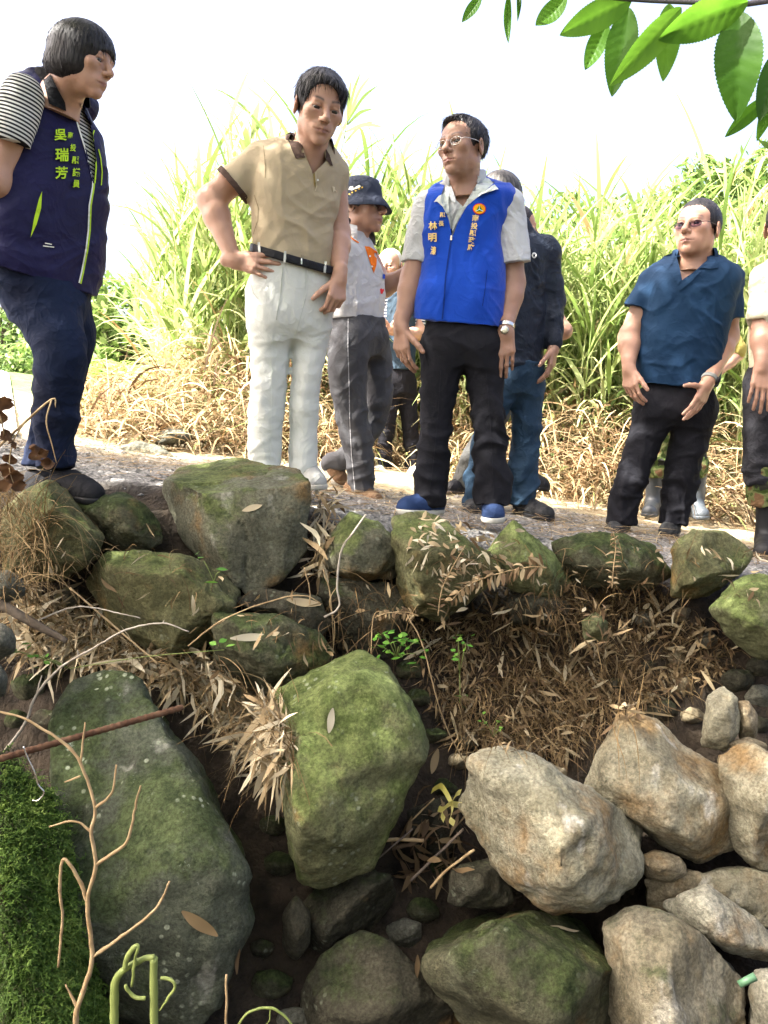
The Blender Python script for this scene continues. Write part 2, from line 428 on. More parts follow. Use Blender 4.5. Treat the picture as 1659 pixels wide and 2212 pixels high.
o = obj('road', npmesh('road', RV, RQ), m_road); tag(o, 'pale worn concrete farm road rising away beside the bank', 'road', kind='structure')

# ---------------------------------------------------------------- boulders
def rock_mat(name, c1, c2, moss=.5, mcol=((.035, .055, .012), (.10, .14, .035)), lichen=.35, orange=.2, pale=0, dark=.3, k3=(.56, .57, .52)):
    c1 = tuple(q * k for q, k in zip(c1, k3)); c2 = tuple(q * k for q, k in zip(c2, k3))
    m = mat(name, c1, .92, spec=.12); t, N, L, b = nodes(m)
    tc = N('ShaderNodeTexCoord'); V = tc.outputs['Object']
    def noise(sc, det=6, rg=.6, off=(0, 0, 0), sc3=None):
        mp = N('ShaderNodeMapping'); mp.inputs['Location'].default_value = off
        if sc3: mp.inputs['Scale'].default_value = sc3
        L(V, mp.inputs[0])
        n = N('ShaderNodeTexNoise'); n.inputs['Scale'].default_value = sc; n.inputs['Detail'].default_value = det; n.inputs['Roughness'].default_value = rg; L(mp.outputs[0], n.inputs['Vector']); return n.outputs['Fac']
    def mr(src, a, c_, o0=0., o1=1.):
        x = N('ShaderNodeMapRange'); x.interpolation_type = 'SMOOTHSTEP'; L(src, x.inputs[0]); x.inputs[1].default_value = a; x.inputs[2].default_value = c_; x.inputs[3].default_value = o0; x.inputs[4].default_value = o1; return x.outputs[0]
    def rgb(c):
        r = N('ShaderNodeRGB'); r.outputs[0].default_value = (*c, 1); return r.outputs[0]
    def mixc(f, a, c_):
        x = N('ShaderNodeMix'); x.data_type = 'RGBA'; L(f, x.inputs[0]); L(a, x.inputs[6]); L(c_, x.inputs[7]); return x.outputs[2]
    def math_(op, a, c_):
        x = N('ShaderNodeMath'); x.operation = op
        for i, q in enumerate((a, c_)):
            if isinstance(q, (int, float)): x.inputs[i].default_value = q
            else: L(q, x.inputs[i])
        return x.outputs[0]
    rs = random.Random(name); o3 = lambda: (rs.uniform(-9, 9), rs.uniform(-9, 9), rs.uniform(-9, 9))
    base = mixc(mr(noise(7, off=o3()), .36, .64), rgb(c1), rgb(c2))
    base = mixc(mr(noise(3.2, 5, .65, o3()), .58 - .25 * orange, .75 - .2 * orange, 0, .75 if orange else 0), base, rgb((.21, .115, .035)))
    base = mixc(mr(noise(11, 6, .7, o3()), .52, .70, 0, dark), base, rgb((.035, .033, .028)))
    if pale: base = mixc(mr(noise(9, 4, .6, o3(), (1, 1, .35)), .58, .68, 0, pale), base, rgb((.50, .49, .43)))
    g = N('ShaderNodeNewGeometry'); sx = N('ShaderNodeSeparateXYZ'); L(g.outputs['Normal'], sx.inputs[0])
    mm = math_('ADD', noise(4.2, 7, .68, o3()), math_('MULTIPLY', sx.outputs['Z'], .16))
    mcolr = mixc(mr(noise(16, 6, .7, o3()), .35, .65), rgb(mcol[0]), rgb(mcol[1]))
    base = mixc(mr(mm, .80 - .5 * moss, .98 - .5 * moss, 0, .93), base, mcolr)
    vo = N('ShaderNodeTexVoronoi'); vo.inputs['Scale'].default_value = 38; L(V, vo.inputs['Vector'])
    sp_ = math_('MULTIPLY', mr(vo.outputs['Distance'], .30, .16), mr(noise(5, 5, .6, o3()), .50, .62))
    base = mixc(math_('MULTIPLY', sp_, min(1, lichen * 1.4)), base, rgb((.30, .33, .24)))
    base = mixc(mr(noise(13, 7, .75, o3()), .62, .70, 0, lichen), base, rgb((.27, .30, .25)))
    fine = mr(noise(95, 6, .75), .28, .72, .55, 1.45)
    hs = N('ShaderNodeHueSaturation'); L(base, hs.inputs['Color']); L(fine, hs.inputs['Value'])
    L(hs.outputs[0], b.inputs['Base Color'])
    hgt = math_('ADD', noise(22, 9, .72), math_('MULTIPLY', noise(120, 5, .7), .30))
    bp = N('ShaderNodeBump'); bp.inputs['Strength'].default_value = 1.0; bp.inputs['Distance'].default_value = .022; L(hgt, bp.inputs['Height']); L(bp.outputs[0], b.inputs['Normal'])
    return m
G_ = ((.044, .058, .018), (.115, .138, .045)); GD = ((.022, .030, .011), (.058, .073, .028)); GB = ((.060, .082, .022), (.14, .17, .058))
RM = {
 'green': rock_mat('mossy_green_stone', (.16, .165, .09), (.22, .225, .125), .74, GB, .35, .05),
 'olive': rock_mat('olive_stone', (.15, .145, .075), (.23, .22, .12), .48, G_, .2, .15),
 'grey': rock_mat('grey_lichen_stone', (.10, .11, .085), (.17, .185, .14), .64, ((.030, .043, .016), (.070, .090, .036)), .7, 0, .25),
 'block': rock_mat('block_stone', (.16, .155, .115), (.25, .24, .18), .52, G_, .22, .45, .35),
 'tan': rock_mat('tan_sandstone', (.215, .20, .135), (.31, .295, .215), .26, ((.13, .145, .075), (.20, .21, .12)), .15, .42, .7, .45, (1, 1, 1)),
 'tan2': rock_mat('brown_sandstone', (.20, .18, .12), (.295, .275, .195), .05, ((.13, .145, .075), (.20, .21, .12)), .1, .36, .6, .45, (1, 1, 1)),
 'pale': rock_mat('pale_stone', (.27, .255, .19), (.36, .345, .27), .05, G_, .1, .2, .7, .2, (1, 1, 1)),
 'mossy': rock_mat('dark_mossy_stone', (.10, .098, .065), (.16, .152, .10), .62, ((.020, .030, .010), (.060, .078, .026)), .15, .1),
 'half': rock_mat('half_mossy_stone', (.20, .175, .115), (.29, .26, .18), .34, ((.022, .032, .011), (.062, .08, .028)), .1, .25, .4, .5, (.9, .9, .9)),
 'dark': rock_mat('dark_damp_stone', (.06, .056, .042), (.11, .10, .075), .40, GD, .2, .1),  # dark stone colour with patchy dark moss
 'cobble': rock_mat('grey_cobble', (.17, .165, .14), (.26, .25, .21), .25, GD, .25, .1),
 'brownc': rock_mat('brown_cobble', (.22, .18, .11), (.32, .27, .18), .12, GD, .1, .25, 0, .35, (.85, .85, .85))}
ROCKS = []; TR = [T_ground]
def rock(label, kind, outline, d, thick, front=(), rnd=.025, amp=.042, name='boulder', vox=None, back=.78, cat=None, group=None, top=0, rough=1.0, facets=5):
    pts = []; q = A([p[:2] for p in outline], float); c = q.mean(0)
    for p in outline: pts.append(P(p[0], p[1], p[2] if len(p) > 2 else d))
    for p in front: pts.append(P(*p))
    m = A(pts).mean(0)
    for p in outline:
        w_ = P(*(c + (A(p[:2]) - c) * back), (p[2] if len(p) > 2 else d) + thick); pts.append(w_)
    bm = bmesh.new()
    for p in pts: bm.verts.new(p)
    r = bmesh.ops.convex_hull(bm, input=bm.verts[:]); bm.normal_update()
    pl = []
    for f in sorted(bm.faces, key=lambda q: -q.calc_area()):
        if f.calc_area() < 1e-7: continue
        n = A(f.normal); o_ = n.dot(A(f.verts[0].co))
        if n.dot(m) - o_ > 0: n, o_ = -n, -o_
        if not any(n.dot(a) > (.955 if facets > 2 or facets == 0 else .985) for a, b in pl): pl.append((n, o_))
    bm.free(); pts = A(pts); sz_ = np.linalg.norm(np.ptp(pts, axis=0)); rr_ = np.random.default_rng(len(ROCKS) + 5)
    for _ in range(facets):
        n = rr_.normal(0, .55, 3) + A([0, -.8, .25]); n /= np.linalg.norm(n); pl.append((n, (pts @ n).max() - sz_ * rr_.uniform(.04, .085)))
    size = np.linalg.norm(np.ptp(pts, axis=0)); s = rnd * size * .22
    def f(X, Y, Z):
        acc = 0
        for n, o_ in pl: acc = acc + np.exp(np.clip((X * n[0] + Y * n[1] + Z * n[2] - o_) / s, -30, 30))
        return s * np.log(acc) - s * .75
    fl = Field(); fl.u((f, pts.min(0), pts.max(0)), 1e-4)
    V, Q = fl.mesh(vox or max(.006, size / 105)); l0, h0, l1, h1 = V.min(0), V.max(0), pts.min(0), pts.max(0); V = (V - l0) / (h0 - l0) * (h1 - l1) + l1; N_ = normals(V, Q); sd = len(ROCKS) * 31
    low = fbm(V * (2.6 / size), 2, sd); mid = fbm(V * (8.0 / size), 4, sd + 5); rid = 1 - np.abs(fbm(V * (5.5 / size) + 9, 3, sd + 9))
    ch = np.maximum(0, vn(V * (13 / size), sd + 3) - .25)
    crk = np.exp(-(np.abs(vn(V * (3.6 / size) + .12 * vn(V * (20 / size), sd + 8)[:, None], sd + 61)) / .035) ** 2) * (vn(V * (2.2 / size), sd + 71) > .0)
    V = V - N_ * (crk * size * .010 * rough)[:, None]
    V = V + N_ * (size * amp * (.28 * low + .40 * rough * mid + .50 * rough * (rid - .6) - .7 * rough * ch + .10 * fbm(V * (42 / size), 3, sd + 21)) * .62)[:, None]
    o = place(name, V, Q, RM[kind]); tag(o, label, cat or ('stone' if name != 'boulder' else 'boulder'), group)
    ROCKS.append(o); TR.append(bvh(V, Q)); return o
rock('large square edged green topped block in front of the man in white trousers', 'block',
     [(347, 1034, 2.93), (380, 1008, 3.1), (490, 990, 3.22), (562, 998, 3.2), (648, 1012, 3.0), (670, 1034, 2.84), (672, 1190, 2.80), (610, 1258, 2.72), (545, 1290, 2.68), (468, 1240, 2.72), (392, 1180, 2.82), (360, 1105, 2.9)],
     2.85, .28, [(440, 1086, 2.70), (560, 1066, 2.72), (666, 1042, 2.76), (470, 1180, 2.66)], rnd=.009, amp=.022, facets=0)
rock('pointed lichen spotted boulder beside the black slip-on shoe', 'olive', [(8, 1110), (75, 1048), (122, 1038), (165, 1082), (228, 1165), (205, 1240), (100, 1255), (15, 1240)], 2.62, .25, [(120, 1110, 2.5), (60, 1190, 2.48), (180, 1190, 2.5)], rnd=.012)
rock('dark rounded mossy boulder under the black slip-on shoe', 'mossy', [(140, 1095), (215, 1078), (265, 1062), (312, 1085), (350, 1130), (356, 1172), (300, 1195), (200, 1190)], 2.74, .28, [(250, 1120, 2.62)], rnd=.03)
rock('wide olive boulder with a flat face below the square block', 'olive', [(176, 1240), (215, 1196), (300, 1190), (425, 1202), (512, 1268), (496, 1325), (425, 1372), (330, 1392), (225, 1330)], 2.58, .3, [(225, 1235, 2.44), (420, 1235, 2.44), (480, 1280, 2.47), (340, 1370, 2.44), (250, 1310, 2.44)], rnd=.012)
rock('dark angular boulder at the left of the straw hollow', 'mossy', [(455, 1352), (500, 1318), (600, 1328), (690, 1368), (714, 1402), (702, 1455), (580, 1488), (530, 1482), (478, 1432)], 2.46, .25, [(590, 1375, 2.34), (540, 1450, 2.34), (660, 1400, 2.38)], rnd=.012)
rock('tallest grey green boulder behind the rusty rebar, spotted with lichen', 'grey',
     [(135, 1545, 2.2), (165, 1475, 2.28), (230, 1440, 2.32), (305, 1468, 2.3), (365, 1545, 2.24), (425, 1645, 2.15), (505, 1760, 2.08), (556, 1900, 2.02), (552, 2000, 2.0), (510, 2095, 1.98), (440, 2170, 1.97), (330, 2260, 1.95), (150, 2260, 1.95), (165, 1950, 2.0), (165, 1700, 2.1)],
     2.05, .4, [(300, 1620, 2.06), (260, 1850, 1.9), (420, 1900, 1.88), (380, 2080, 1.84), (250, 2100, 1.82)], rnd=.02, amp=.045)
rock('bright green boulder with one pale leaf on its face', 'green',
     [(598, 1512, 2.26), (682, 1460, 2.28), (790, 1414, 2.32), (826, 1426, 2.32), (860, 1500, 2.26), (916, 1580, 2.20), (928, 1640, 2.18), (875, 1725, 2.16), (800, 1862, 2.12), (722, 1908, 2.12), (640, 1900, 2.13), (602, 1780, 2.10), (585, 1620, 2.18)],
     2.2, .34, [(640, 1765, 1.97), (740, 1745, 1.95), (790, 1660, 2.0), (900, 1610, 2.07), (760, 1480, 2.18), (650, 1600, 2.06)], rnd=.009, amp=.04)
rock('tan boulder with a rust coloured streak, nearest the yellow ribbon', 'tan', [(998, 1712), (1040, 1640), (1106, 1618), (1155, 1658), (1205, 1700), (1285, 1722), (1345, 1765), (1408, 1818), (1392, 1872), (1345, 1942), (1290, 1978), (1170, 1955), (1090, 1895), (1030, 1805)], 2.06, .32,
     [(1120, 1700, 1.92), (1230, 1790, 1.84), (1330, 1840, 1.88), (1150, 1860, 1.85), (1260, 1920, 1.86), (1040, 1720, 1.98)], rnd=.009, amp=.05)
rock('tan slab boulder leaning above the small brown cobble', 'tan2', [(1338, 1550), (1392, 1558), (1470, 1600), (1582, 1688), (1614, 1762), (1592, 1832), (1515, 1868), (1410, 1815), (1300, 1752), (1258, 1718), (1298, 1640)], 2.2, .34, [(1400, 1640, 2.06), (1530, 1740, 2.04), (1420, 1770, 2.04), (1330, 1690, 2.1), (1500, 1830, 2.05)], rnd=.010, amp=.035)
rock('pale topped boulder cut by the picture edge beside the tan slab', 'tan2', [(1548, 1625), (1602, 1612), (1720, 1630), (1760, 1960), (1650, 1905), (1594, 1838), (1570, 1720)], 2.16, .3, [(1600, 1650, 2.06), (1700, 1670, 2.0), (1680, 1820, 2.0)], rnd=.012)
rock('big dark green moss covered boulder at the ditch foot', 'mossy', [(916, 2035), (980, 1972), (1062, 1944), (1200, 1960), (1282, 1985), (1326, 2060), (1328, 2150), (1290, 2290), (1100, 2300), (1000, 2160), (928, 2105)], 1.95, .36, [(1020, 2030, 1.82), (1200, 2030, 1.8), (1280, 2090, 1.82), (1100, 2150, 1.74), (1230, 2200, 1.74)], rnd=.025)
rock('half mossy tan boulder beside the dark green one at the ditch foot', 'half', [(1298, 1985), (1380, 1953), (1482, 1985), (1562, 2060), (1606, 2122), (1600, 2300), (1330, 2300), (1330, 2110)], 1.96, .35, [(1400, 2010, 1.84), (1480, 2090, 1.78), (1420, 2200, 1.72), (1560, 2180, 1.78)], rnd=.014)
rock('flat tan stone wedged above the half mossy boulder', 'pale', [(1446, 1942), (1540, 1911), (1602, 1958), (1659, 2022), (1740, 2070), (1640, 2072), (1520, 2010)], 2.02, .2, [(1540, 1960, 1.95), (1620, 2030, 1.92)], rnd=.010, name='stone')
rock('pale grey boulder in the ditch corner beside the half mossy one', 'pale', [(1604, 2120), (1618, 2070), (1760, 2080), (1780, 2320), (1660, 2320), (1612, 2200)], 1.95, .3, [(1680, 2160, 1.84)], rnd=.02)
rock('dull brown stone behind the flat tan stone', 'tan2', [(1470, 1900), (1580, 1880), (1700, 1900), (1720, 1990), (1640, 1995), (1560, 1930)], 2.12, .2, [(1600, 1920, 2.08)], name='stone')
rock('small brown cobble under the leaning tan slab', 'brownc', [(1376, 1850), (1410, 1830), (1468, 1850), (1478, 1880), (1440, 1900), (1390, 1885)], 2.12, .14, [(1430, 1865, 2.04)], rnd=.04, name='stone', amp=.03, facets=2)
rock('upright tan stone standing above the tan slab boulder', 'tan2', [(1523, 1502), (1558, 1485), (1588, 1512), (1590, 1580), (1562, 1618), (1513, 1606)], 2.38, .13, [(1545, 1540, 2.31), (1570, 1580, 2.32)], rnd=.02, name='stone')
rock('round tan cobble leaning on the upright stone', 'brownc', [(1586, 1512), (1612, 1510), (1632, 1545), (1628, 1590), (1592, 1595)], 2.42, .12, [(1608, 1550, 2.35)], rnd=.05, name='stone', amp=.02, facets=2)
rock('low yellowish cobble below the round cobble', 'brownc', [(1572, 1602), (1615, 1590), (1655, 1606), (1650, 1622), (1580, 1624)], 2.36, .12, [(1610, 1606, 2.3)], rnd=.05, name='stone', amp=.02, facets=2)
rock('ridged olive stone with a pale worn crest below the brown walking shoe', 'block', [(712, 1152), (758, 1104), (822, 1130), (852, 1170), (878, 1212), (862, 1248), (760, 1254), (704, 1222)], 2.82, .3, [(760, 1160, 2.70), (830, 1150, 2.74), (740, 1215, 2.68), (830, 1225, 2.7)], rnd=.009)
rock('broad mossy boulder strewn with shredded leaves below the blue shoes', 'olive', [(846, 1128), (905, 1113), (975, 1150), (1052, 1200), (1088, 1226), (1040, 1285), (960, 1345), (880, 1325), (856, 1230)], 2.78, .35, [(900, 1210, 2.62), (1020, 1230, 2.62), (930, 1300, 2.6)], rnd=.016)
rock('smooth grey green boulder under the forward blue shoe', 'green', [(1048, 1185), (1098, 1122), (1150, 1148), (1222, 1210), (1240, 1248), (1205, 1290), (1100, 1270)], 2.84, .3, [(1130, 1200, 2.70), (1190, 1240, 2.70)], rnd=.022)
rock('dark shaded mossy stone below the teal shirted man', 'mossy', [(1190, 1168), (1300, 1150), (1420, 1176), (1444, 1240), (1390, 1275), (1240, 1265)], 2.92, .3, [(1260, 1200, 2.80), (1380, 1215, 2.80)], rnd=.02)
rock('squat mossy boulder with a yellowish face below the rubber boots', 'olive', [(1446, 1185), (1490, 1145), (1562, 1155), (1628, 1196), (1602, 1236), (1524, 1288), (1448, 1288)], 2.8, .3, [(1500, 1190, 2.68), (1480, 1260, 2.66), (1570, 1215, 2.68)], rnd=.012)
rock('sunlit green boulder at the bank corner under the rubber boots', 'green', [(1528, 1312), (1580, 1250), (1645, 1238), (1760, 1262), (1760, 1400), (1630, 1420), (1560, 1368)], 2.6, .3, [(1600, 1300, 2.48), (1680, 1350, 2.46)], rnd=.022)
rock('dark upright slab of stone under the ridged olive stone', 'dark', [(690, 1262), (770, 1246), (862, 1256), (880, 1330), (850, 1420), (730, 1418), (700, 1340)], 2.76, .3, [(780, 1320, 2.68)], rnd=.02)
rock('dark flat stone in the hollow beside the angular boulder', 'dark', [(505, 1300), (560, 1270), (690, 1290), (720, 1350), (690, 1378), (600, 1340)], 2.62, .25, [(620, 1305, 2.56)], rnd=.02, name='stone')
rock('grey cobble half hidden by straw at the ditch edge', 'cobble', [(-30, 1240), (20, 1230), (52, 1250), (58, 1285), (20, 1300), (-30, 1300)], 2.35, .15, [(10, 1260, 2.28)], rnd=.05, name='stone', amp=.02, facets=2)
rock('smooth grey cobble above the green moss', 'cobble', [(-40, 1360), (10, 1346), (36, 1370), (36, 1405), (0, 1426), (-40, 1420)], 2.15, .15, [(0, 1385, 2.08)], rnd=.05, name='stone', amp=.02, facets=2)
rock('small bluish cobble resting on the green moss', 'cobble', [(-40, 1445), (0, 1432), (20, 1460), (14, 1500), (-40, 1520)], 2.1, .12, [(-10, 1470, 2.04)], rnd=.05, name='stone', amp=.02, facets=2)
rock('dark grey stone wedged under the bright green boulder', 'dark', [(636, 1965), (700, 1900), (790, 1880), (835, 1895), (856, 1940), (800, 2015), (700, 2068), (650, 2030)], 2.16, .22, [(720, 1950, 2.08), (790, 1940, 2.09), (700, 2030, 2.08)], rnd=.012, name='stone')
rock('oval cobble in the dark gap beside the grey green boulder', 'dark', [(612, 1965), (640, 1930), (672, 1970), (670, 2030), (640, 2068), (612, 2040)], 2.10, .16, [(642, 2000, 2.03)], rnd=.05, name='stone', amp=.02, facets=2)
rock('broad dark boulder on the ditch floor', 'dark', [(690, 2070), (770, 2030), (860, 2060), (960, 2130), (1015, 2180), (1020, 2300), (640, 2300), (650, 2150)], 2.04, .3, [(780, 2100, 1.95), (880, 2180, 1.90), (720, 2200, 1.9)], rnd=.02)
rock('blocky dark mossy stone under the rust streaked boulder', 'dark', [(975, 1890), (1050, 1860), (1095, 1905), (1110, 1950), (1040, 1965), (968, 1950)], 2.14, .2, [(1030, 1910, 2.07)], rnd=.02, name='stone')
rock('earthy stone behind the rust streaked boulder', 'brownc', [(1105, 1650), (1170, 1640), (1232, 1660), (1225, 1720), (1150, 1720)], 2.36, .2, [(1170, 1680, 2.3)], rnd=.02, name='stone')
rock('dull boulder in the gap under the tan slab', 'brownc', [(1390, 1890), (1480, 1870), (1560, 1900), (1480, 1965), (1400, 1970)], 2.14, .2, [(1460, 1910, 2.1)], rnd=.02, name='stone')
rock('dark cobble at the foot of the green moss', 'cobble', [(-30, 1990), (10, 1975), (34, 2010), (32, 2080), (0, 2110), (-30, 2100)], 1.78, .14, [(5, 2040, 1.72)], rnd=.05, name='stone', amp=.02, facets=2)
rock('small bright mossy stone in the straw bank', 'green', [(1256, 1345), (1285, 1326), (1312, 1345), (1310, 1385), (1260, 1385)], 2.66, .12, [(1285, 1355, 2.6)], rnd=.02, name='stone')
rock('stone half buried at the top of the bank above the straw', 'dark', [(1090, 1285), (1150, 1275), (1230, 1300), (1220, 1345), (1110, 1345)], 2.84, .2, [(1160, 1310, 2.76)], rnd=.02, name='stone')
rock('dark olive stone in the ditch below the straw bank', 'dark', [(1000, 1720), (1000, 1810), (960, 1860), (900, 1850), (880, 1760)], 2.42, .2, [(950, 1790, 2.36)], rnd=.02, name='stone')
rock('pale pebble stone on the path behind the square block', 'cobble', [(335, 940), (370, 925), (400, 940), (395, 960), (340, 962)], 4.9, .3, [], rnd=.03, name='stone')
rock('low grey stone on the path beside the dry grass', 'cobble', [(245, 975), (300, 955), (350, 965), (380, 985), (320, 992), (250, 990)], 4.6, .3, [], rnd=.03, name='stone')
def blades(base, d0, L, W, droop, seg=5, twist=0.0, shape='blade', wig=0.0):
    """ribbons: start point, start direction, length, width, amount of droop -> V, Q"""
    n = len(base); d0 = d0 / np.linalg.norm(d0, axis=1)[:, None]; t = np.linspace(0, 1, seg + 1)
    P_ = np.zeros((n, seg + 1, 3)); P_[:, 0] = base; d = d0.copy()
    wg = RNG.normal(0, 1, (n, 3)) * wig
    for i in range(seg):
        P_[:, i + 1] = P_[:, i] + d * (L / seg)[:, None]; d = d + A([0, 0, -1.]) * (droop / seg)[:, None] + wg * (1.0 if i < seg / 2 else -.3) / seg; d /= np.linalg.norm(d, axis=1)[:, None]
    sd = np.cross(d0, A([0, 0, 1.])) + RNG.normal(0, .15, (n, 3)); sd /= np.linalg.norm(sd, axis=1)[:, None] + 1e-9
    if twist:
        up = np.cross(sd, d0); a = RNG.uniform(-twist, twist, n)[:, None]; sd = sd * np.cos(a) + up * np.sin(a)
    w_ = {'blade': np.minimum(1, .55 + 3 * t) * (1 - t ** 2.2), 'leaf': np.sin(np.pi * np.clip(t * .96 + .03, 0, 1)) ** .8, 'stem': 1 - .6 * t}[shape]
    w_ = np.maximum(w_, .03); off = sd[:, None, :] * (W[:, None] * w_[None, :] / 2)[:, :, None]
    if wig:
        uv = np.cross(sd, d0); an = RNG.uniform(-1.6, 1.6, n)[:, None] * t[None, :]; off = (sd[:, None, :] * np.cos(an)[:, :, None] + uv[:, None, :] * np.sin(an)[:, :, None]) * (W[:, None] * w_[None, :] / 2)[:, :, None]
    V = np.stack([P_ - off, P_ + off], 2).reshape(-1, 3); b = (np.arange(n) * (seg + 1) * 2)[:, None] + (np.arange(seg) * 2)[None, :]
    Q = np.stack([b, b + 1, b + 3, b + 2], 2).reshape(-1, 4); return V, Q, P_
# ---------------------------------------------------------------- people
def skin_mat(name, c1, c2):
    m = mat(name, c1, .50, bump=.5, col2=c2, scale=12, bscale=150, bdist=.0015, sss=.12, spec=.45, det=7)
    t, N, L, b = nodes(m); at = N('ShaderNodeAttribute'); at.attribute_name = 'lip'
    src = b.inputs['Base Color'].links[0].from_socket
    x = N('ShaderNodeMix'); x.data_type = 'RGBA'; L(at.outputs['Fac'], x.inputs[0]); L(src, x.inputs[6]); x.inputs[7].default_value = (.20, .075, .06, 1)
    a2 = N('ShaderNodeAttribute'); a2.attribute_name = 'brow'; y = N('ShaderNodeMix'); y.data_type = 'RGBA'; L(a2.outputs['Fac'], y.inputs[0]); L(x.outputs[2], y.inputs[6]); y.inputs[7].default_value = (.022, .016, .013, 1); L(y.outputs[2], b.inputs['Base Color'])
    return m
SK = skin_mat('tanned_skin', (.385, .215, .145), (.43, .245, .168)); SK2 = skin_mat('dark_tanned_skin', (.285, .155, .102), (.325, .180, .120)); SK3 = skin_mat('pale_skin', (.38, .21, .14), (.45, .26, .18))
def hair_mat(name, c1, c2): return mat(name, c1, .50, bump=.8, col2=c2, scale=70, bscale=190, bdist=.003, spec=.28, stretch=(1, 1, .10))
HB = hair_mat('black_hair', (.008, .007, .008), (.022, .019, .02)); HG = hair_mat('greying_hair', (.03, .028, .027), (.12, .11, .10)); HW = hair_mat('white_hair', (.4, .38, .36), (.6, .58, .55))
EYEW = mat('eye_white', (.34, .29, .26), .25, spec=.5); IRIS = mat('dark_iris', (.012, .008, .006), .15, spec=.6)
def cloth(name, c1, c2=None, rough=.9, bump=.35, scale=5, bscale=220, bdist=.0015, sheen=0, wr=.5): return mat(name, c1, rough, bump=bump, col2=c2 or tuple(q * 1.15 for q in c1), scale=scale, bscale=bscale, bdist=bdist, spec=.15, sheen=sheen, wrinkle=wr)
RZ = lambda a: A([[math.cos(a), -math.sin(a), 0], [math.sin(a), math.cos(a), 0], [0, 0, 1.]])
RX = lambda a: A([[1., 0, 0], [0, math.cos(a), -math.sin(a)], [0, math.sin(a), math.cos(a)]])
RY = lambda a: A([[math.cos(a), 0, math.sin(a)], [0, 1., 0], [-math.sin(a), 0, math.cos(a)]])
rad = math.radians
def unit(v): v = A(v, float); return v / np.linalg.norm(v)
def head_field(neck_local, fat=1.0, nr=.055):
    f = Field(); M = lambda p: (-p[0], p[1], p[2])
    f.u(el((0, .018, .035), (.076, .096, .083)), .01).u(el((0, -.03, .035), (.064, .055, .06)), .02)
    f.u(el((0, -.035, -.03), (.061 * fat, .055, .07)), .02).u(el((0, -.038, -.07), (.046 * fat, .047, .042)), .022).u(el((0, -.074, -.098), (.022, .018, .018)), .02)
    for s in (-1, 1):
        f.u(el((s * .045 * fat, -.004, -.056), (.019, .026, .028)), .018).u(el((s * .046, -.062, -.014), (.021, .021, .019)), .02)
    f.u(rc((-.038, -.079, .021), (.038, -.079, .021), .0105, .0105), .014)
    for s in (-1, 1):
        f.s(el((s * .032, -.102, .001), (.022, .019, .013)), .012)
        f.u(el((s * .032, -.0735, .0085), (.018, .0170, .0080)), .004).u(el((s * .032, -.0735, -.0092), (.0165, .0155, .0066)), .005)
    f.u(rc((0, -.086, .016), (0, -.110, -.024), .0075, .0115), .010).u(el((0, -.111, -.029), (.0125, .012, .011)), .007)
    for s in (-1, 1): f.u(el((s * .0135, -.099, -.0325), (.0085, .010, .0085)), .005).s(el((s * .0065, -.112, -.0415), (.0045, .006, .004)), .003)
    f.u(el((0, -.076, -.062), (.033, .021, .024)), .015)
    for s in (-1, 1):
        f.u(rc((s * .026, -.0835, -.0650), (0, -.0975, -.0610), .0026, .0044), .004).u(rc((s * .023, -.0840, -.0685), (0, -.0960, -.0705), .0026, .0052), .004)
        f.s(rc((s * .028, -.086, -.0664), (0, -.1015, -.0658), .0018, .0022), .002)
        f.s(rc((s * .019, -.106, -.028), (s * .034, -.090, -.066), .0022, .0012), .007)
        R = RZ(s * .35); f.u(el((s * .081, .014, -.006), (.008, .021, .034), R), .006).s(el((s * .088, .008, -.002), (.007, .011, .019), R), .004)
    f.s(el((0, -.098, -.083), (.018, .008, .004)), .008)
    f.u(rc((0, .022, -.05), neck_local, nr, nr * 1.02), .03)
    f.u(rc(neck_local, neck_local + A([0, .01, -.08]), nr * 1.05, nr * 1.6), .04)
    return f
def hair_field(style):
    f = Field()
    if style == 'bob':
        f.u(el((0, .016, .032), (.098, .116, .098)), .01).u(el((0, .03, -.035), (.098, .098, .062)), .03)
        f.s(el((0, -.120, -.045), (.078, .075, .088)), .006).s(el((0, -.085, -.1), (.07, .075, .08)), .01)
        f.cut(half((0, .06, -.080), (0, .28, -1)), .008)
    elif style == 'fringe':
        f.u(el((0, .018, .040), (.087, .108, .092)), .01)
        f.u(el((.018, -.050, .078), (.055, .045, .026), RY(.35)), .02)
        f.s(el((-.014, -.108, .004), (.070, .078, .080)), .008)
        for s in (-1, 1): f.s(el((s * .095, .006, -.030), (.035, .030, .040)), .006)
        f.cut(half((0, .07, -.055), (0, -.4, -1)), .008)
    elif style == 'receding':
        f.u(el((0, .024, .040), (.086, .104, .090)), .01).u(el((-.01, -.030, .100), (.05, .05, .014), RY(-.2)), .02)
        f.s(el((0, -.115, .030), (.070, .085, .070)), .010).s(el((0, -.10, -.05), (.085, .085, .08)), .01)
        for s in (-1, 1): f.s(el((s * .095, .002, -.025), (.036, .030, .042)), .006)
        f.cut(half((0, .07, -.070), (0, -.4, -1)), .008)
    elif style == 'crew':
        f.u(el((0, .020, .038), (.083, .103, .094)), .01)
        f.s(el((0, -.110, .004), (.071, .080, .074)), .006).s(el((0, -.10, -.06), (.085, .085, .08)), .01)
        for s in (-1, 1): f.s(el((s * .095, .002, -.030), (.036, .032, .042)), .006)
        f.cut(half((0, .07, -.050), (0, -.4, -1)), .008)
    else:
        f.u(el((0, .022, .036), (.0785, .097, .0855)), .01)
        f.s(el((0, -.10, .035), (.080, .095, .085)), .008)
        for s in (-1, 1): f.s(el((s * .095, .002, -.030), (.036, .032, .042)), .006)
        f.cut(half((0, .07, -.050), (0, -.4, -1)), .008)
    return f
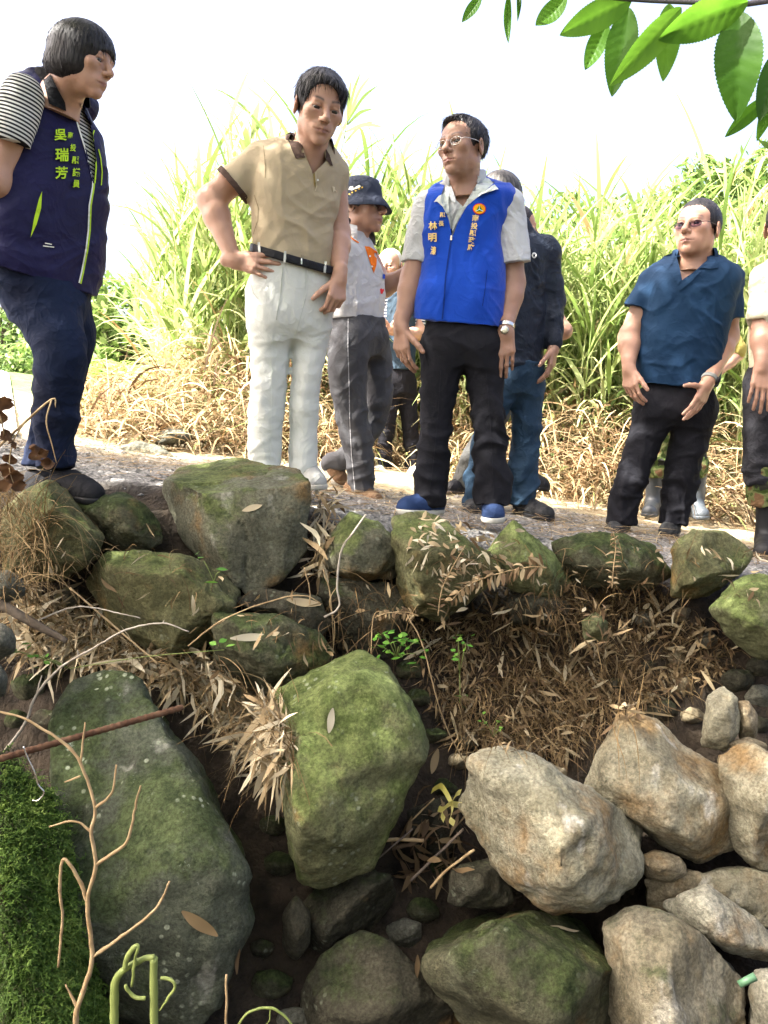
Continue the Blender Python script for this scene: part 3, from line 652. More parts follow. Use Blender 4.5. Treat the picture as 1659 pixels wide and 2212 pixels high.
def hand(f, wr, d, n, s, sc=1.0, curl=(12, 14, 16, 18), spread=4, thumb=(.75, .62, .25), tcurl=12):
    d = unit(d); n = unit(A(n) - d * np.dot(n, d)); s_ = unit(np.cross(d, n)); s_ = s_ if np.dot(s_, s) > 0 else -s_
    W = lambda a, b, c: wr + sc * (a * d + b * s_ + c * n)
    f.u(rc(W(-.03, 0, 0), W(.02, 0, 0), .025 * sc, .026 * sc), .012)
    lat = (.030, .010, -.010, -.029); kn = (.088, .092, .087, .078); ln = ((.044, .026, .021), (.048, .030, .022), (.044, .028, .021), (.034, .021, .019)); r0 = (.0094, .0096, .0090, .0080)
    for i in range(4):
        k = W(kn[i], lat[i], 0); f.u(rc(W(.012, lat[i] * .55, 0), k, .0135 * sc, .0112 * sc), .014)
        a = rad(spread * (1.5 - i)); dr = math.cos(a) * d + math.sin(a) * s_; th = 0; p = k; r = r0[i] * sc
        for j in range(3):
            th += rad(curl[i] * (1.0, 1.5, .8)[j]); v = math.cos(th) * dr + math.sin(th) * n; q = p + v * ln[i][j] * sc
            f.u(rc(p, q, r, r * .90), .0045); p = q; r *= .92
    f.u(rc(W(.02, .012, .004), W(.045, .03, .010), .017 * sc, .0125 * sc), .012)
    p = W(.040, .030, .008); td = unit(thumb[0] * d + thumb[1] * s_ + thumb[2] * n)
    for j, l in enumerate((.036, .030, .024)):
        a = rad(tcurl * j); v = unit(td * math.cos(a) + (d * .6 + n * .4) * math.sin(a)); q = p + v * l * sc; f.u(rc(p, q, (.0125 - .0012 * j) * sc, (.0115 - .0014 * j) * sc), .006); p = q
def fold(V, N, amp, seed, sc=1.0, hz=1.0, vt=1.0, mask=None):
    q = V * sc; w_ = vn(q * 5, seed + 40)[:, None] * A([.05, .05, .08]) + vn(q * 11, seed + 44)[:, None] * A([.02, .02, .03])
    rg = lambda M, sd: np.clip(1 - np.abs(vn((q + w_) @ M[0] * M[1], sd)) * 2.4, -.35, 1) ** 1
    I = np.eye(3); R1 = A([[.75, 0, .66], [0, 1, 0], [-.66, 0, .75]]); R2 = A([[.8, 0, -.6], [0, 1, 0], [.6, 0, .8]])
    a = rg((I, A([4, 5, 15])), seed); b = rg((I, A([15, 14, 4])), seed + 7); c = rg((R1, A([5, 7, 16])), seed + 13); e = rg((R2, A([5, 7, 17])), seed + 23)
    g = vn(q * 3.2, seed + 21) * .5 + .5; g2 = vn(q * 2.6, seed + 29) * .5 + .5
    dsp = amp * (hz * a * g + vt * .8 * b * (1 - g) + .8 * c * g2 + .8 * e * (1 - g2) + .18 * vn(q * 38, seed + 5) - .25)
    if mask is not None: dsp = dsp * mask(V)
    return V + N * (dsp - .005)[:, None]
class Person:
    def __init__(s, label, d, foot, seed, skin=SK, group=None):
        s.d = d; s.seed = seed; s.skin = skin; b = P(foot[0], foot[1], d + (foot[2] if len(foot) > 2 else 0)); s.root = empty('person', b, label, 'person', group); s.base = b
        s.bodyV = MB(); s.lipw = []; s.tr = {}
    def p(s, q): return P(q[0], q[1], s.d + (q[2] if len(q) > 2 else 0))
    def px(s, n): return n * s.d / F
    def rows(s, rows, yaw, ratio=.62, infl=0, dd=0, top=0):
        R = []
        for r in rows:
            y, l, rr = r[:3]; d = s.d + dd + (r[3] if len(r) > 3 else 0); rt = r[4] if len(r) > 4 else ratio; c = P((l + rr) / 2, y, d); hw = (rr - l) / 2 * d / F
            a = hw / math.sqrt(math.cos(yaw) ** 2 + (rt * math.sin(yaw)) ** 2); R.append((c[2], c[0], c[1], a + infl, a * rt + infl, yaw))
        return R
    def head(s, q, H, yaw, pitch, roll, neck, style, hmat=None, fat=1.0, brow=HB, gaze=(0, 0), nr=.055, brows=True, lid=0, hs=1.0):
        yaw, pitch, roll = map(rad, (yaw, pitch, roll)); R = RZ(yaw) @ RX(pitch) @ RY(roll); c = s.p(q); sc = H * (s.d + (q[2] if len(q) > 2 else 0)) / F / .245
        nb = s.p(neck); nl = (R.T @ (nb - c)) / sc
        V, Q = head_field(nl, fat, nr / sc).mesh(.0032, A([-.115, -.135, min(-.14, nl[2] - .06)]), A([.115, .15, .13])); V = relax(V, Q, 1, .25)
        lip = .8 * np.exp(-(((V[:, 0] / .025) ** 2 + ((V[:, 2] + .0658) / .0080) ** 2) ** 2)) * (V[:, 1] < -.080)
        ax_ = np.abs(V[:, 0]); bz = .0255 + .0050 * np.sin(np.clip((ax_ - .012) / .042, 0, 1) * 2.6); brw = np.exp(-((V[:, 2] - bz) / .0042) ** 2) * np.clip((ax_ - .011) / .005, 0, 1) * np.clip((.054 - ax_) / .010, 0, 1) * (V[:, 1] < -.055) * (.85 if brows else 0)
        if brow is HG: brw = brw * .4
        lash = np.exp(-((V[:, 2] - .0015) / .0030) ** 2) * (np.abs(ax_ - .032) < .017) * (V[:, 1] < -.07) * .55; brw = np.maximum(brw, lash)
        W = lambda v: (v * sc) @ R.T + c
        s.W, s.hs, s.hR, s.hc = W, sc, R, c
        s.lipw.append((s.bodyV.n, lip, brw)); Vw = W(V); s.bodyV.add(Vw, Q); s.tr['head'] = bvh(Vw, Q)
        for sx in (-1, 1):
            ev = []; g = unit(A([gaze[0] * .5, -1, gaze[1] * .5])); u = unit(np.cross(g, [0, 0, 1])); v = np.cross(u, g); n = 10; T = []
            for i in range(7):
                th = math.pi * .58 * i / 6
                for k in range(n): ev.append(A([sx * .032, -.0735, -.0005]) + .0145 * (math.cos(th) * g + math.sin(th) * (math.cos(2 * math.pi * k / n) * u + math.sin(2 * math.pi * k / n) * v)))
            Qe = A([[i * n + k, i * n + (k + 1) % n, (i + 1) * n + (k + 1) % n, (i + 1) * n + k] for i in range(6) for k in range(n)])
            o = place('eye', W(A(ev)), Qe, [EYEW, IRIS], s.root); o.data.polygons.foreach_set('material_index', [1 if i // n < 3 else 0 for i in range(len(Qe))])
        if style:
            Vh, Qh = hair_field(style).mesh(.0042); N_ = normals(Vh, Qh); th = np.arctan2(Vh[:, 0], Vh[:, 1] - .03); q3 = np.stack([th * 16, Vh[:, 2] * 9, np.hypot(Vh[:, 0], Vh[:, 1]) * 20], 1)
            Vh = Vh + N_ * (.0008 * vn(q3 * A([1.5, 1, 1]), s.seed) + .0010 * vn(q3 * A([5, 1.5, 1]), s.seed + 3) - .0005)[:, None]
            Vh = Vh * hs + A([0, 0, .004]) * (hs - 1)
            hl = {'bob': .032, 'fringe': .045, 'receding': .04, 'crew': .014}.get(style, .012); n_ = {'bob': 1600}.get(style, 2200); N2 = normals(Vh, Qh); pick = RNG.integers(0, len(Vh), n_); b0 = Vh[pick]; nn = N2[pick]; ok = (nn[:, 2] > -.6) & ((b0[:, 1] > .0) | (b0[:, 2] > .03)); b0, nn = b0[ok], nn[ok]; n_ = len(b0)
            fl = (b0 - A([.015, .05, .135])) * A([1, 1, .6]) + A([0, 0, -.04]) + RNG.normal(0, .018, (n_, 3)); fl -= nn * (fl * nn).sum(1)[:, None]; fl /= np.linalg.norm(fl, axis=1)[:, None] + 1e-6
            V3, Q3, _ = blades(b0 - nn * .001, fl + nn * RNG.uniform(.0, .13, n_)[:, None], hl * RNG.uniform(.5, 1.1, n_), np.full(n_, .0022), RNG.uniform(.1, .5, n_), 4, twist=.4, shape='blade')
            mb = MB(); mb.add(W(Vh), Qh); mb.add(W(V3), Q3); mb.place('hair', hmat, s.root)
    def arm(s, sh, el_, wr, hnd, r=(.050, .040, .030), vox=.0036, lower=True):
        f = Field(); a, b, c = s.p(sh), s.p(el_), s.p(wr); m = b + (c - b) * .28; k = s.k = getattr(s, 'k', 1.0)
        f.u(rc(a, b, r[0] * k, r[1] * k), .01).u(rc(b, m, r[1] * k * 1.0, r[1] * 1.03 * k), .03).u(rc(m, c, r[1] * 1.02 * k, r[2] * .82 * k), .02)
        if hnd: hand(f, c, *hnd[:3], sc=hnd[3] if len(hnd) > 3 else 1.0, **(hnd[4] if len(hnd) > 4 else {}))
        V, Q = f.mesh(vox); N_ = normals(V, Q); V = V + N_ * (.0010 * vn(V * 45, s.seed) + .0012 * vn(V * 20, s.seed + 2))[:, None]; s.bodyV.add(V, Q); s.tr.setdefault('arm', []).append(bvh(V, Q)); return a, b, c
    def torso_body(s, rows, yaw, ratio=.6):
        f = Field(); f.u(loft(s.rows(rows, yaw, ratio, infl=-.016)), .01); V, Q = f.mesh(.012); s.bodyV.add(V, Q)
    def finish(s):
        V, R = s.bodyV.get(); o = place('body', V, R, s.skin, s.root); at = o.data.attributes.new('lip', 'FLOAT', 'POINT'); wv = np.zeros(len(V))
        bv = np.zeros(len(V))
        for n, l, b in s.lipw: wv[n:n + len(l)] = l; bv[n:n + len(b)] = b
        at.data.foreach_set('value', wv); at = o.data.attributes.new('brow', 'FLOAT', 'POINT'); at.data.foreach_set('value', bv)
    def garment(s, name, f, mt, vox=.0065, amp=.006, key=None, cutp=None, mask=None, sc=1., hz=1., vt=1., rl=1, depth=None):
        V, Q = f.mesh(vox); V = relax(V, Q, rl, .4); N_ = normals(V, Q); V = fold(V, N_, amp, s.seed + len(name) * 3, sc, hz, vt, mask)
        if cutp is not None:
            cen = V[Q].mean(1); pr = proj(cen); nn = N_[Q[:, 0]]; md = s.d if depth is None else depth; keep = ~(A([inpoly(p_, cutp) for p_ in pr]) & (cen[:, 1] < md)); Q2 = Q[keep]
            bv = np.intersect1d(np.unique(Q2), np.unique(Q[~keep])); cpn = A(cutp, float); pv = proj(V[bv])
            for vi, p_ in zip(bv, pv):
                best = None
                for a_, b_ in zip(cpn, np.roll(cpn, -1, 0)):
                    t_ = np.clip(np.dot(p_ - a_, b_ - a_) / max(1e-9, np.dot(b_ - a_, b_ - a_)), 0, 1); q_ = a_ + (b_ - a_) * t_; dd_ = np.linalg.norm(q_ - p_)
                    if best is None or dd_ < best[0]: best = (dd_, q_)
                if best[0] < 8: dl = best[1] - p_; V[vi] += A([dl[0], 0, -dl[1]]) * V[vi, 1] / F
        else: Q2 = Q
        o = place(name, V, Q2, mt, s.root); s.tr[key or name] = bvh(V, Q2); return o
    def trousers(s, mt, hip_rows, yaw, legs, hem, name='trousers', amp=.008, top=None, ratio=.66, vox=.0075, flat=None, k=.012):
        f = Field()
        for lg in legs:
            pts = [s.p(q[:3]) for q in lg]; rr = [s.px(q[3]) for q in lg]
            P2, R2 = catmull(A(pts), A(rr), 3)
            for i in range(len(P2) - 1): f.u(rc(P2[i], P2[i + 1], R2[i], R2[i + 1]), k)
        R_ = sorted(s.rows(hip_rows, yaw, ratio, infl=-.010)); R_[0] = (R_[0][0], R_[0][1], R_[0][2], R_[0][3] * .80, R_[0][4] * .72, R_[0][5]); f.u(loft(R_), .055)
        if top is not None: f.cut(top, .004)
        if hem is not None: f.cut(hem, .004)
        zs = [s.p(lg[-1][:3])[2] for lg in legs]; kz = [s.p(lg[len(lg) // 2][:3])[2] for lg in legs]; z0, zk = min(zs), min(kz)
        mask = lambda V: .55 + .8 * np.exp(-((V[:, 2] - z0 - .06) / .10) ** 2) + .5 * np.exp(-((V[:, 2] - zk) / .11) ** 2)
        return s.garment(name, f, mt, vox, amp, mask=mask, sc=.9, hz=1.1, vt=.8)
    def shoe(s, heel, toe, mt, sole, lace=None, h=.075, wd=.046, stripe=None, boot=0):
        a, b = s.p(heel), s.p(toe); z = min(a[2], b[2]) if abs(a[2] - b[2]) < .05 else None
        ax = unit(b - a); up = unit(A([0, 0, 1.]) - ax * ax[2]); sd = np.cross(up, ax); Ln = np.linalg.norm(b - a)
        W = lambda V: a + V[:, :1] * ax + V[:, 1:2] * sd + V[:, 2:] * up
        f = Field(); f.u(rc((.035, 0, .042), (Ln * .5, 0, .036), .038, .039), .02).u(rc((Ln * .5, 0, .036), (Ln - .045, 0, .030), .040, wd), .02)
        f.u(rc((.035, 0, h), (.06, 0, .05), .036, .036), .02).u(rc((.06, 0, h * .95), (Ln * .62, 0, .045), .034, .032), .03)
        if boot:
            f.u(rc((.045, 0, .06), (.05, 0, boot), .045, .056), .03)
        f.cut(half((0, 0, .018), (0, 0, -1)), .004)
        if not boot: f.s((lambda X, Y, Z: np.sqrt((X - .045) ** 2 + Y ** 2) - .028 + 0 * Z, A([0, -.03, h]), A([.09, .03, h + .08])), .004)
        V, Q = f.mesh(.0048); V = relax(V, Q, 2, .4); N_ = normals(V, Q); V = V + N_ * (.0016 * (1 - np.abs(vn(V * A([30, 14, 14]), s.seed)) * 2))[:, None]
        o = place('boot' if boot else 'shoe', W(V), Q, mt, s.root); s.tr.setdefault('shoe', []).append(bvh(W(V), Q))
        f = Field(); f.u(rc((.04, 0, .02), (Ln * .55, 0, .02), .042, .040), .02).u(rc((Ln * .55, 0, .02), (Ln - .045, 0, .02), .041, wd + .004), .02)
        f.cut(half((0, 0, 0), (0, 0, -1)), .006).cut(half((0, 0, .024), (0, 0, 1)), .004); V, Q = f.mesh(.0048)
        b2 = A(s.root.location) ; sub = obj('sole', npmesh('sole', W(V) - b2, Q), sole, o)
        if lace:
            for i in range(4):
                x = Ln * (.36 + .085 * i); zt = h * .95 + (.045 - h * .95) * ((x - .06) / (Ln * .62 - .06)) + .031
                V2, F2 = tube(W(A([(x, -.024, zt - .012), (x + .008, 0, zt + .002), (x, .024, zt - .012)])), .0038, 5, 3)
                obj('lace', npmesh('lace', V2 - b2, F2), lace, o)
        return o
    def collar(s, mt, neck, r0, r1, h, yaw, gap=40, drop=.0, th=.004, name='collar', tilt=.12, e=1.0, front=0.0):
        """turned down collar band round the neck"""
        c = s.p(neck); yw = rad(yaw); n = 36; V = []; Q = []
        for i in range(n + 1):
            t = rad(gap) + (2 * math.pi - 2 * rad(gap)) * i / n; dx, dy = math.sin(t), -math.cos(t); dirv = RZ(yw) @ A([dx, dy * .92 * e, 0]); fr = (1 - abs(t - math.pi) / math.pi)
            zb = tilt * (-(dy)) * -.5 * .1; lift = .03 * (1 - math.cos(t)) / 2 * 1.2
            for rr, zz in ((r0, -.01), (r0 + .003, h * .9), (r0 + .010, h), (r0 + .018, h * .85), (r1 * .9 + .005, h * .25), (r1, -.012 - drop * (1 - fr)), (r1 - .004, -.014 - drop * (1 - fr)), (r1 * .9, h * .22 - .004)):
                V.append(c + dirv * rr + A([0, 0, zz + lift - front * (1 - fr)]))
        for i in range(n):
            for k in range(7): Q.append([i * 8 + k, i * 8 + k + 1, (i + 1) * 8 + k + 1, (i + 1) * 8 + k])
        Q = A(Q); V = A(V); o = place(name, V, Q, mt, s.root); s.tr[name] = bvh(V, Q); return o
def plane3(a, b, c, up=True):
    n = np.cross(b - a, c - a); n = n if (n[2] > 0) == up else -n; return half(a, n)
def vest_text(chars, trees, mt, parent):
    for ch, x, y, sz, *r in chars: glyph(ch, x, y, sz, r[0] if r else 0, trees, mt, parent, wx=r[1] if len(r) > 1 else 1.0)
def glasses(s, mt, lens, w_=.0215, h_=.0155, y0=-.098, z0=-.001, rim=.0012, full=True):
    g = empty('glasses', s.root.location); g.parent = None
    W = s.W; b = A(s.root.location); bpy.data.objects.remove(g)
    mb = MB()
    for sx in (-1, 1):
        cx = sx * .034; ring = [(cx + w_ * math.cos(t) * (abs(math.cos(t)) ** -.25 if abs(math.cos(t)) > .05 else 1), y0 + .004 + abs(cx + w_ * math.cos(t)) * .10, z0 + h_ * math.sin(t)) for t in np.linspace(0, 2 * math.pi, 25)]
        V, Fc = tube(W(A(ring)), rim * s.hs, 5); mb.add(V, Fc)
        V, Fc = tube(W(A([(sx * (.034 + w_), y0 + .010, z0 + .004), (sx * .074, y0 + .022, z0 + .006), (sx * .0835, -.02, z0 + .008), (sx * .084, .012, z0 + .004)])), rim * s.hs, 5, 3); mb.add(V, Fc)
        rg = W(A(ring)); cc = rg.mean(0); n = len(rg) - 1
        place('lens', np.vstack([rg[:-1], cc[None]]), A([[i, (i + 1) % n, n] for i in range(n)]), lens, s.root)
    V, Fc = tube(W(A([(-.034 + w_, y0 + .004, z0 + .004), (0, y0 - .004, z0 + .007), (.034 - w_, y0 + .004, z0 + .004)])), rim * s.hs, 5, 3); mb.add(V, Fc)
    mb.place('glasses_frame', mt, s.root)
def lens_mat(name, col, a):
    m = bpy.data.materials.new(name); m.use_nodes = True; t = m.node_tree; t.nodes.clear(); o = t.nodes.new('ShaderNodeOutputMaterial'); mx = t.nodes.new('ShaderNodeMixShader'); tr = t.nodes.new('ShaderNodeBsdfTransparent'); gl = t.nodes.new('ShaderNodeBsdfGlossy')
    tr.inputs[0].default_value = (*col, 1); gl.inputs['Roughness'].default_value = .03; mx.inputs[0].default_value = a
    t.links.new(tr.outputs[0], mx.inputs[1]); t.links.new(gl.outputs[0], mx.inputs[2]); t.links.new(mx.outputs[0], o.inputs[0]); return m
LENS = lens_mat('clear_lens', (.85, .86, .84), .035); LENS2 = lens_mat('tinted_lens', (.45, .38, .50), .012)
STEEL = mat('steel', (.6, .58, .54), .25, metal=1.0); DKMET = mat('dark_metal', (.05, .045, .05), .35, metal=1.0)
def cv(rx, ry, k): return lambda *pts: [((rx + x * k) / 1.8517, (ry + y * k) / 1.8517) for x, y in pts]
BLACKSOLE = mat('black_rubber', (.012, .012, .013), .6, spec=.3); WHITESOLE = mat('white_rubber', (.5, .49, .44), .7, col2=(.35, .33, .28), scale=30)
# ---- woman in the navy councillor vest
VLIME = cloth('lime_thread', (.42, .62, .03), rough=.7); VWHITE = cloth('white_tape', (.72, .72, .66), rough=.6)
w = Person('woman in purple navy vest with lime lettering and dark jeans, standing on the mossy boulder', 2.75, (120, 1075), 11, SK)
c1 = cv(0, 0, .4972)
ROW = [(165, 82, 128), (190, 48, 156), (240, 24, 180), (300, 4, 200), (376, -16, 210), (443, -22, 207), (523, -28, 203), (590, -28, 196), (650, -20, 186)]
w.head((180, 131, -.10), 148, 76, 14, 4, (128, 215, -.04), 'bob', HB, hs=1.0, nr=.054)
w.torso_body([(200, 60, 160), (300, 20, 195), (443, -5, 200), (600, 0, 190)], rad(48))
navy = cloth('navy_purple_nylon', (.010, .0095, .040), (.015, .0135, .058), rough=.55, bump=.3, bscale=60, bdist=.003, wr=.3)
f = Field(); f.u(loft(w.rows(ROW, rad(48), .64)), .02); nb = w.p((122, 195, .02))
f.u(rc(w.p((112, 178, .0)), w.p((52, 196, -.04)), .048, .050), .05).u(rc(w.p((120, 178, .05)), w.p((178, 230, .20)), .05, .055), .05)
f.cut(plane3(w.p((0, 577, -.1)), w.p((190, 638, -.1)), w.p((95, 600, .4)), False), .004)
w.garment('vest', f, navy, .006, .006, cutp=[(108, 150), (142, 225), (168, 262), (186, 322), (203, 395), (206, 336), (199, 290), (196, 268), (178, 230), (170, 205), (150, 150)], depth=2.78)
stripe = cloth('striped_jersey', (.55, .54, .50), (.58, .57, .53))
def stripes(m, pos, nrm, period, dark, duty=.5):
    t, N, L, b = nodes(m); g = N('ShaderNodeNewGeometry'); s1 = N('ShaderNodeVectorMath'); s1.operation = 'SUBTRACT'; s1.inputs[1].default_value = pos; L(g.outputs['Position'], s1.inputs[0])
    dt = N('ShaderNodeVectorMath'); dt.operation = 'DOT_PRODUCT'; dt.inputs[1].default_value = tuple(unit(nrm) / period); L(s1.outputs[0], dt.inputs[0])
    fr = N('ShaderNodeMath'); fr.operation = 'FRACT'; L(dt.outputs['Value'], fr.inputs[0]); gt = N('ShaderNodeMath'); gt.operation = 'LESS_THAN'; gt.inputs[1].default_value = duty; L(fr.outputs[0], gt.inputs[0])
    src = b.inputs['Base Color'].links[0].from_socket; x = N('ShaderNodeMix'); x.data_type = 'RGBA'; L(gt.outputs[0], x.inputs[0]); L(src, x.inputs[6]); x.inputs[7].default_value = (*dark, 1); L(x.outputs[2], b.inputs['Base Color'])
stripes(stripe, tuple(w.p((50, 195, -.1))), (-.30, -.1, -1), .0115, (.012, .012, .014))
f = Field(); f.u(rc(w.p((50, 208, -.15)), w.p((20, 300, -.19)), .064, .066), .03).u(loft(w.rows([(200, 50, 165), (300, 15, 200), (420, -8, 212)], rad(48), .6, infl=-.012)), .03)
f.cut(lambda X, Y, Z: np.where(Y < 2.68, half(w.p((22, 312, -.19)), A([-.22, 0, -1]))(X, Y, Z), -1), .003)
w.garment('shirt', f, stripe, .006, .003)
w.arm((48, 215, -.15), (-12, 395, -.18), (-40, 520, .05), None, r=(.048, .040, .028))
T = [w.tr['vest']]
patch('collar', [(90, 160), (106, 156), (120, 183), (141, 222), (143, 240), (106, 224), (98, 192)], [w.tr['vest'], w.tr['head']], cloth('black_mesh', (.008, .008, .010), rough=.8), w.root, .010, .006)
w.collar(bpy.data.materials['black_mesh'], (132, 208, .0), .060, .088, .050, 48, gap=48, drop=.03)
patch('collar', [(174, 224), (188, 239), (200, 268), (188, 270), (178, 246)], [w.tr['vest'], w.tr['head']], bpy.data.materials['black_mesh'], w.root, .010, .006)
patch('zip_tape', strip([(166, 262), (176, 295), (185, 324), (194, 358), (201, 390), (200, 405), (193, 444), (191, 498), (186, 538), (177, 585), (171, 611)], 3.2), T, VWHITE, w.root, .004, .002)
patch('zip_piping', strip([(170, 264), (180, 295), (189, 324), (197, 356), (204, 388), (203, 405), (196.5, 444), (194.5, 498), (189.5, 538), (180.5, 585), (174.5, 613)], 3.4), T, VLIME, w.root, .0045, .002)
patch('zip_piping', strip([(204, 281), (200, 294), (205, 325), (208, 360), (205, 396)], 3.0), T, VLIME, w.root, .006, .002)
patch('pocket_trim', [(91, 413), (89, 450), (79, 485), (66, 513), (74, 470), (84, 430)], T, VLIME, w.root, .004, .002)
patch('chest_trim', strip([(213, 322), (218, 342), (221, 372), (219, 400)], 2.4), T, VLIME, w.root, .005, .002)
for k_, (a, b) in enumerate((((97, 525), (112, 528)), ((93, 531), (117, 534)))): patch('printed_mark', strip([a, b], 2.2), T, VWHITE, w.root, .003, .001)
vest_text([('吳', 131, 291, 27), ('瑞', 134, 334, 29), ('芳', 133, 373, 27), ('南', 152, 292, 14, .15, .8), ('投', 158, 319, 16, .12, .8), ('縣', 163, 346, 18, .1, .85), ('議', 165, 372, 19, .08, .85), ('員', 165, 397, 18, .08, .85)], T, VLIME, w.root)
jean = cloth('dark_denim', (.005, .008, .022), (.010, .018, .046), rough=.85, scale=4, bscale=300)
w.trousers(jean, [(560, -20, 190), (600, -10, 182), (650, 16, 182), (690, 30, 180)], rad(48), [[(78, 620, -.02, 70), (112, 700, -.05, 62), (132, 770, -.08, 55), (122, 880, -.05, 48), (118, 960, -.02, 42), (117, 1030, 0, 42)], [(120, 620, .12, 66), (150, 700, .14, 52), (152, 770, .14, 45), (110, 900, .16, 42), (82, 1000, .16, 36), (80, 1060, .16, 34)]],
           half(w.p((118, 1012, 0)), (0, 0, -1)), amp=.010, ratio=.7)
kn = cloth('black_knit', (.010, .010, .011), (.016, .016, .018), bump=.7, bscale=90)
w.shoe((112, 1072, .02), (221, 1092, -.05), kn, BLACKSOLE, h=.07, wd=.042)
w.shoe((58, 1075, .16), (128, 1078, .14), kn, BLACKSOLE, h=.07, wd=.042)
w.finish()

# ---- man in the tan polo shirt, hands on hips
b_ = Person('man in tan polo shirt and white trousers with a hand on his hip', 3.5, (640, 1055), 23, SK)
b_.head((690, 234, -.10), 145, 20, 20, 8, (668, 332, -.02), 'fringe', HB, fat=1.04, gaze=(.1, -.9), nr=.060)
ROW = [(312, 604, 708), (335, 572, 728), (372, 552, 734), (430, 545, 728), (480, 546, 720), (525, 550, 716), (600, 560, 716)]
b_.torso_body([(330, 600, 720), (430, 560, 720), (600, 560, 715)], rad(18))
tanc = cloth('tan_pique', (.35, .285, .185), (.39, .32, .215), bscale=320, wr=.18); brown = cloth('brown_rib', (.060, .037, .029), (.075, .048, .038))
f = Field(); f.u(loft(b_.rows(ROW, rad(18), .66)), .02)
shA, shB = b_.p((566, 345, 0)), b_.p((720, 372, .08))
f.u(rc(b_.p((640, 318, .03)), shA, .058, .066), .05).u(rc(b_.p((690, 330, .03)), shB, .055, .062), .05)
dA = unit(b_.p((503, 402)) - shA); f.u(cap(rc(shA, b_.p((495, 412, -.03)), .074, .084), b_.p((504, 401, -.03)), dA), .02).u(cap(rc(shB, b_.p((727, 495, .12)), .060, .056), b_.p((727, 479, .12)), (0, 0, -1)), .02)
topc = plane3(b_.p((555, 528, -.12)), b_.p((725, 578, -.12)), b_.p((640, 552, .3)))
lowc = plane3(b_.p((555, 548, -.12)), b_.p((725, 598, -.12)), b_.p((640, 572, .3)), False)
f.cut(lowc, .003)
b_.garment('polo_shirt', f, tanc, .0055, .0075, sc=.75, cutp=[(655, 322), (676, 376), (704, 348), (700, 322)], key='shirt', depth=3.48, mask=lambda V: .55 + .75 * np.exp(-((V[:, 2] - b_.p((640, 505))[2]) / .13) ** 2))
# cuffs, collar, placket
for a, b, r_, dr in ((b_.p((510, 395, -.03)), b_.p((502, 403, -.03)), .0845, dA), (b_.p((727, 472, .12)), b_.p((727, 480, .12)), .059, A([0, 0, -1.]))):
    f = Field(); f.u(rc(a - dr * .03, b + dr * .05, r_, r_), .01).s(rc(a - dr * .1, b + dr * .1, r_ - .008, r_ - .008), .002).cut(half(a, -dr), .001).cut(half(b + dr * .004, dr), .001); V, Q = f.mesh(.005); place('cuff', V, Q, brown, b_.root)
b_.collar(brown, (668, 328, -.01), .074, .105, .042, 14, gap=62, drop=.02)
c3 = cv(750, 200, .5124); T = [b_.tr['shirt'], b_.tr['collar']]; TS = [b_.tr['shirt']]
patch('collar_wing', c3((770, 660), (800, 640), (850, 660), (905, 760), (940, 825), (920, 838), (845, 848), (815, 780)), T, brown, b_.root, .006, .004)
patch('collar_wing', c3((1058, 730), (1080, 770), (1110, 820), (1136, 905), (1118, 900), (1078, 848), (1050, 800)), T, brown, b_.root, .006, .004)
patch('placket', c3((940, 838), (985, 905), (1000, 1010), (998, 1075), (985, 1040), (982, 950), (930, 850)), T, cloth('check_placket', (.20, .14, .04), (.32, .24, .09)), b_.root, .003, .0015)
for q in (((983, 925), (1000, 925)), ((984, 955), (1001, 955))): patch('placket_check', strip(c3(*q), 2.6), T, cloth('black_check', (.02, .018, .015)), b_.root, .004, .001)
patch('placket_edge', strip(c3((1062, 852), (1010, 885), (1002, 930), (1003, 1010), (1010, 1060), (998, 1100)), 2.2), T, cloth('pale_edge', (.45, .38, .26)), b_.root, .005, .002)
for q in ((1012, 918), (1018, 1015)): patch('button', [(c3(q)[0][0] + 2.2 * math.cos(t), c3(q)[0][1] + 2.6 * math.sin(t)) for t in np.linspace(0, 6.28, 9)[:-1]], T, VWHITE, b_.root, .006, .002)
patch('chest_emblem', c3((1130, 1062), (1152, 1070), (1150, 1085), (1168, 1108), (1150, 1100), (1138, 1112), (1134, 1085)), T, cloth('cream_thread', (.50, .42, .29)), b_.root, .004, .0015)
b_.arm((560, 342, 0), (455, 432, -.02), (505, 563, -.10), ((.95, -.25, -.16), (.12, 1, -.1), (0, .2, 1), 1.06, dict(curl=(10, 12, 14, 14), spread=9, thumb=(.3, .3, .9))), r=(.060, .050, .034))
b_.arm((722, 378, .08), (731, 505, .10), (734, 597, -.05), ((-.12, -.25, -.9), (-.6, .8, 0), (-.8, -.6, .1), 1.05, dict(curl=(30, 34, 38, 40), spread=0)), r=(.052, .045, .032))
white = cloth('white_cotton', (.54, .555, .51), (.58, .59, .55), bscale=350, wr=.28)
b_.trousers(white, [(530, 552, 726), (560, 546, 724), (600, 540, 722), (650, 537, 718), (700, 537, 706), (735, 540, 696)], rad(16), [[(583, 640, 0, 45), (583, 740, 0, 44), (580, 830, 0, 39), (573, 930, 0, 37), (571, 1040, 0, 36)], [(676, 640, .03, 43), (672, 740, .03, 38), (660, 840, .02, 33), (656, 940, .03, 31), (657, 1044, .03, 35)]],
            half(b_.p((640, 1042, 0)), (0, 0, -1)), top=topc, amp=.0085, ratio=.72)
blk = cloth('black_leather', (.012, .012, .014), rough=.45, bump=.2)
f = Field(); f.u(loft(b_.rows([(520, 550, 728), (560, 545, 726), (610, 540, 724)], rad(16), .72, infl=.005)), .01).cut(plane3(b_.p((555, 529, -.12)), b_.p((725, 578, -.12)), b_.p((640, 552, .3))), .002).cut(plane3(b_.p((555, 548, -.12)), b_.p((725, 597, -.12)), b_.p((640, 571, .3)), False), .002)
V, Q = f.mesh(.005); belt = place('belt', V, Q, blk, b_.root); TB = [bvh(V, Q)]
